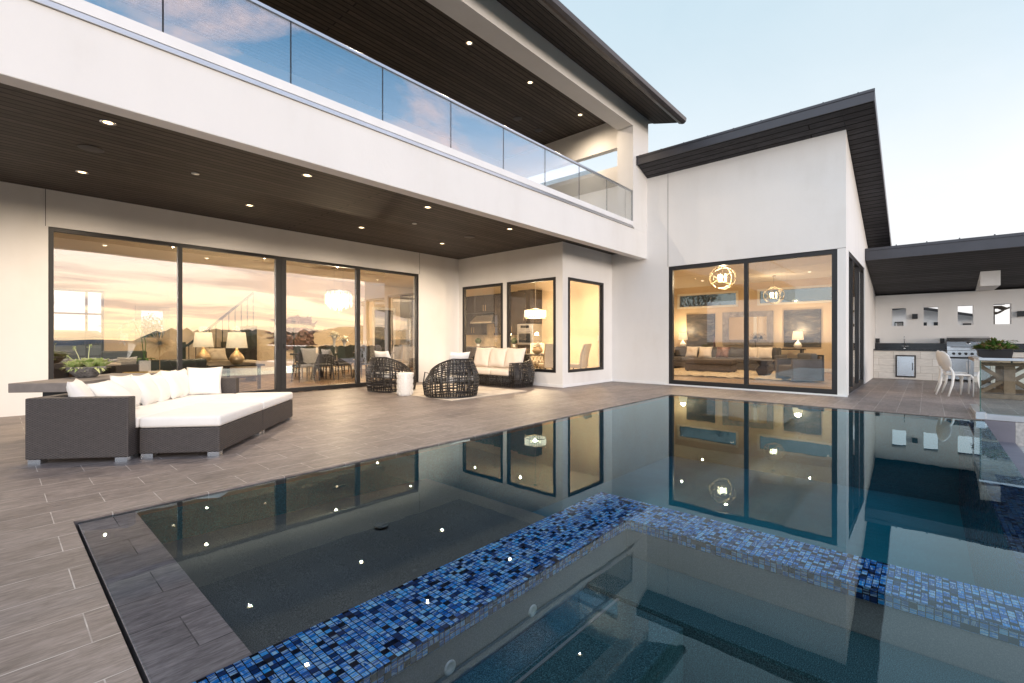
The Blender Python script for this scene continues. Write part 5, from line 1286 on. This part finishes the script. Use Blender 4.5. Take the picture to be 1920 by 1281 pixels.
lowm = n.math('MULTIPLY', ts, n.ramp(el, [(0,(.5,)*3),(.04,(1,1,1)),(.28,(.7,)*3),(.4,(0,0,0))]))
sky = n.mix(n.math('MULTIPLY', n.math('MULTIPLY', n.ramp(streak, [(.43,(0,0,0)),(.60,(1,1,1))]), lowm), .9), sky, (.72,.585,.60))
him = n.math('MULTIPLY', ts, n.ramp(el, [(.12,(0,0,0)),(.3,(1,1,1))]))
sky = n.mix(n.math('MULTIPLY', n.math('MULTIPLY', n.ramp(puff, [(.47,(0,0,0)),(.66,(1,1,1))]), him), .8), sky, (1.25,.95,.92))
haze = n.math('MULTIPLY', n.ramp(puff, [(.35,(0,0,0)),(.75,(1,1,1))]), .05)
sky = n.mix(haze, sky, (1,1,1))
nis = n.new('TexSky', sky_type='NISHITA'); nis.sun_disc = False; nis.sun_elevation = SUN_EL; nis.sun_rotation = math.atan2(SUN_AZ.x, SUN_AZ.y)
nsc = n.mix(1.0, nis.outputs[0], (.05,.05,.05), 'MULTIPLY')
below = n.ramp(n.math('MULTIPLY_ADD', Z, 10, .5, clamp=True), [(.3,(.18,.17,.15)),(.5,(1,1,1))])
sky = n.mix(1.0, sky, below, 'MULTIPLY')
b1 = n.new('Background'); n.link(sky, b1.inputs[0]); b1.inputs[1].default_value = 1.0
b2 = n.new('Background'); n.link(nis.outputs[0], b2.inputs[0]); b2.inputs[1].default_value = .015
ad = n.new('AddShader'); n.link(b1.outputs[0], ad.inputs[0]); n.link(b2.outputs[0], ad.inputs[1]); n.link(ad.outputs[0], n.out.inputs[0])

sl = bpy.data.lights.new('sun', 'SUN'); sl.energy = 1.15; sl.angle = math.radians(14); sl.color = (1.0,.90,.82)
so = bpy.data.objects.new('sun', sl); COL.objects.link(so); so.location = (-4,-12,9)
dirv = Vector((-SUN_AZ.x*math.cos(SUN_EL), -SUN_AZ.y*math.cos(SUN_EL), -math.sin(SUN_EL)))
so.rotation_euler = dirv.to_track_quat('-Z', 'Y').to_euler()

vs = S.view_settings; S.display_settings.display_device = 'sRGB'
vs.view_transform = 'Standard'; vs.look = 'None'; vs.exposure = .47; vs.gamma = 1; vs.use_curve_mapping = False
cy = S.cycles; cy.max_bounces = 12; cy.transparent_max_bounces = 24; cy.diffuse_bounces = 4; cy.glossy_bounces = 6; cy.use_denoising = True
cy.sample_clamp_indirect = 6; cy.caustics_reflective = False; cy.caustics_refractive = False; cy.blur_glossy = .5
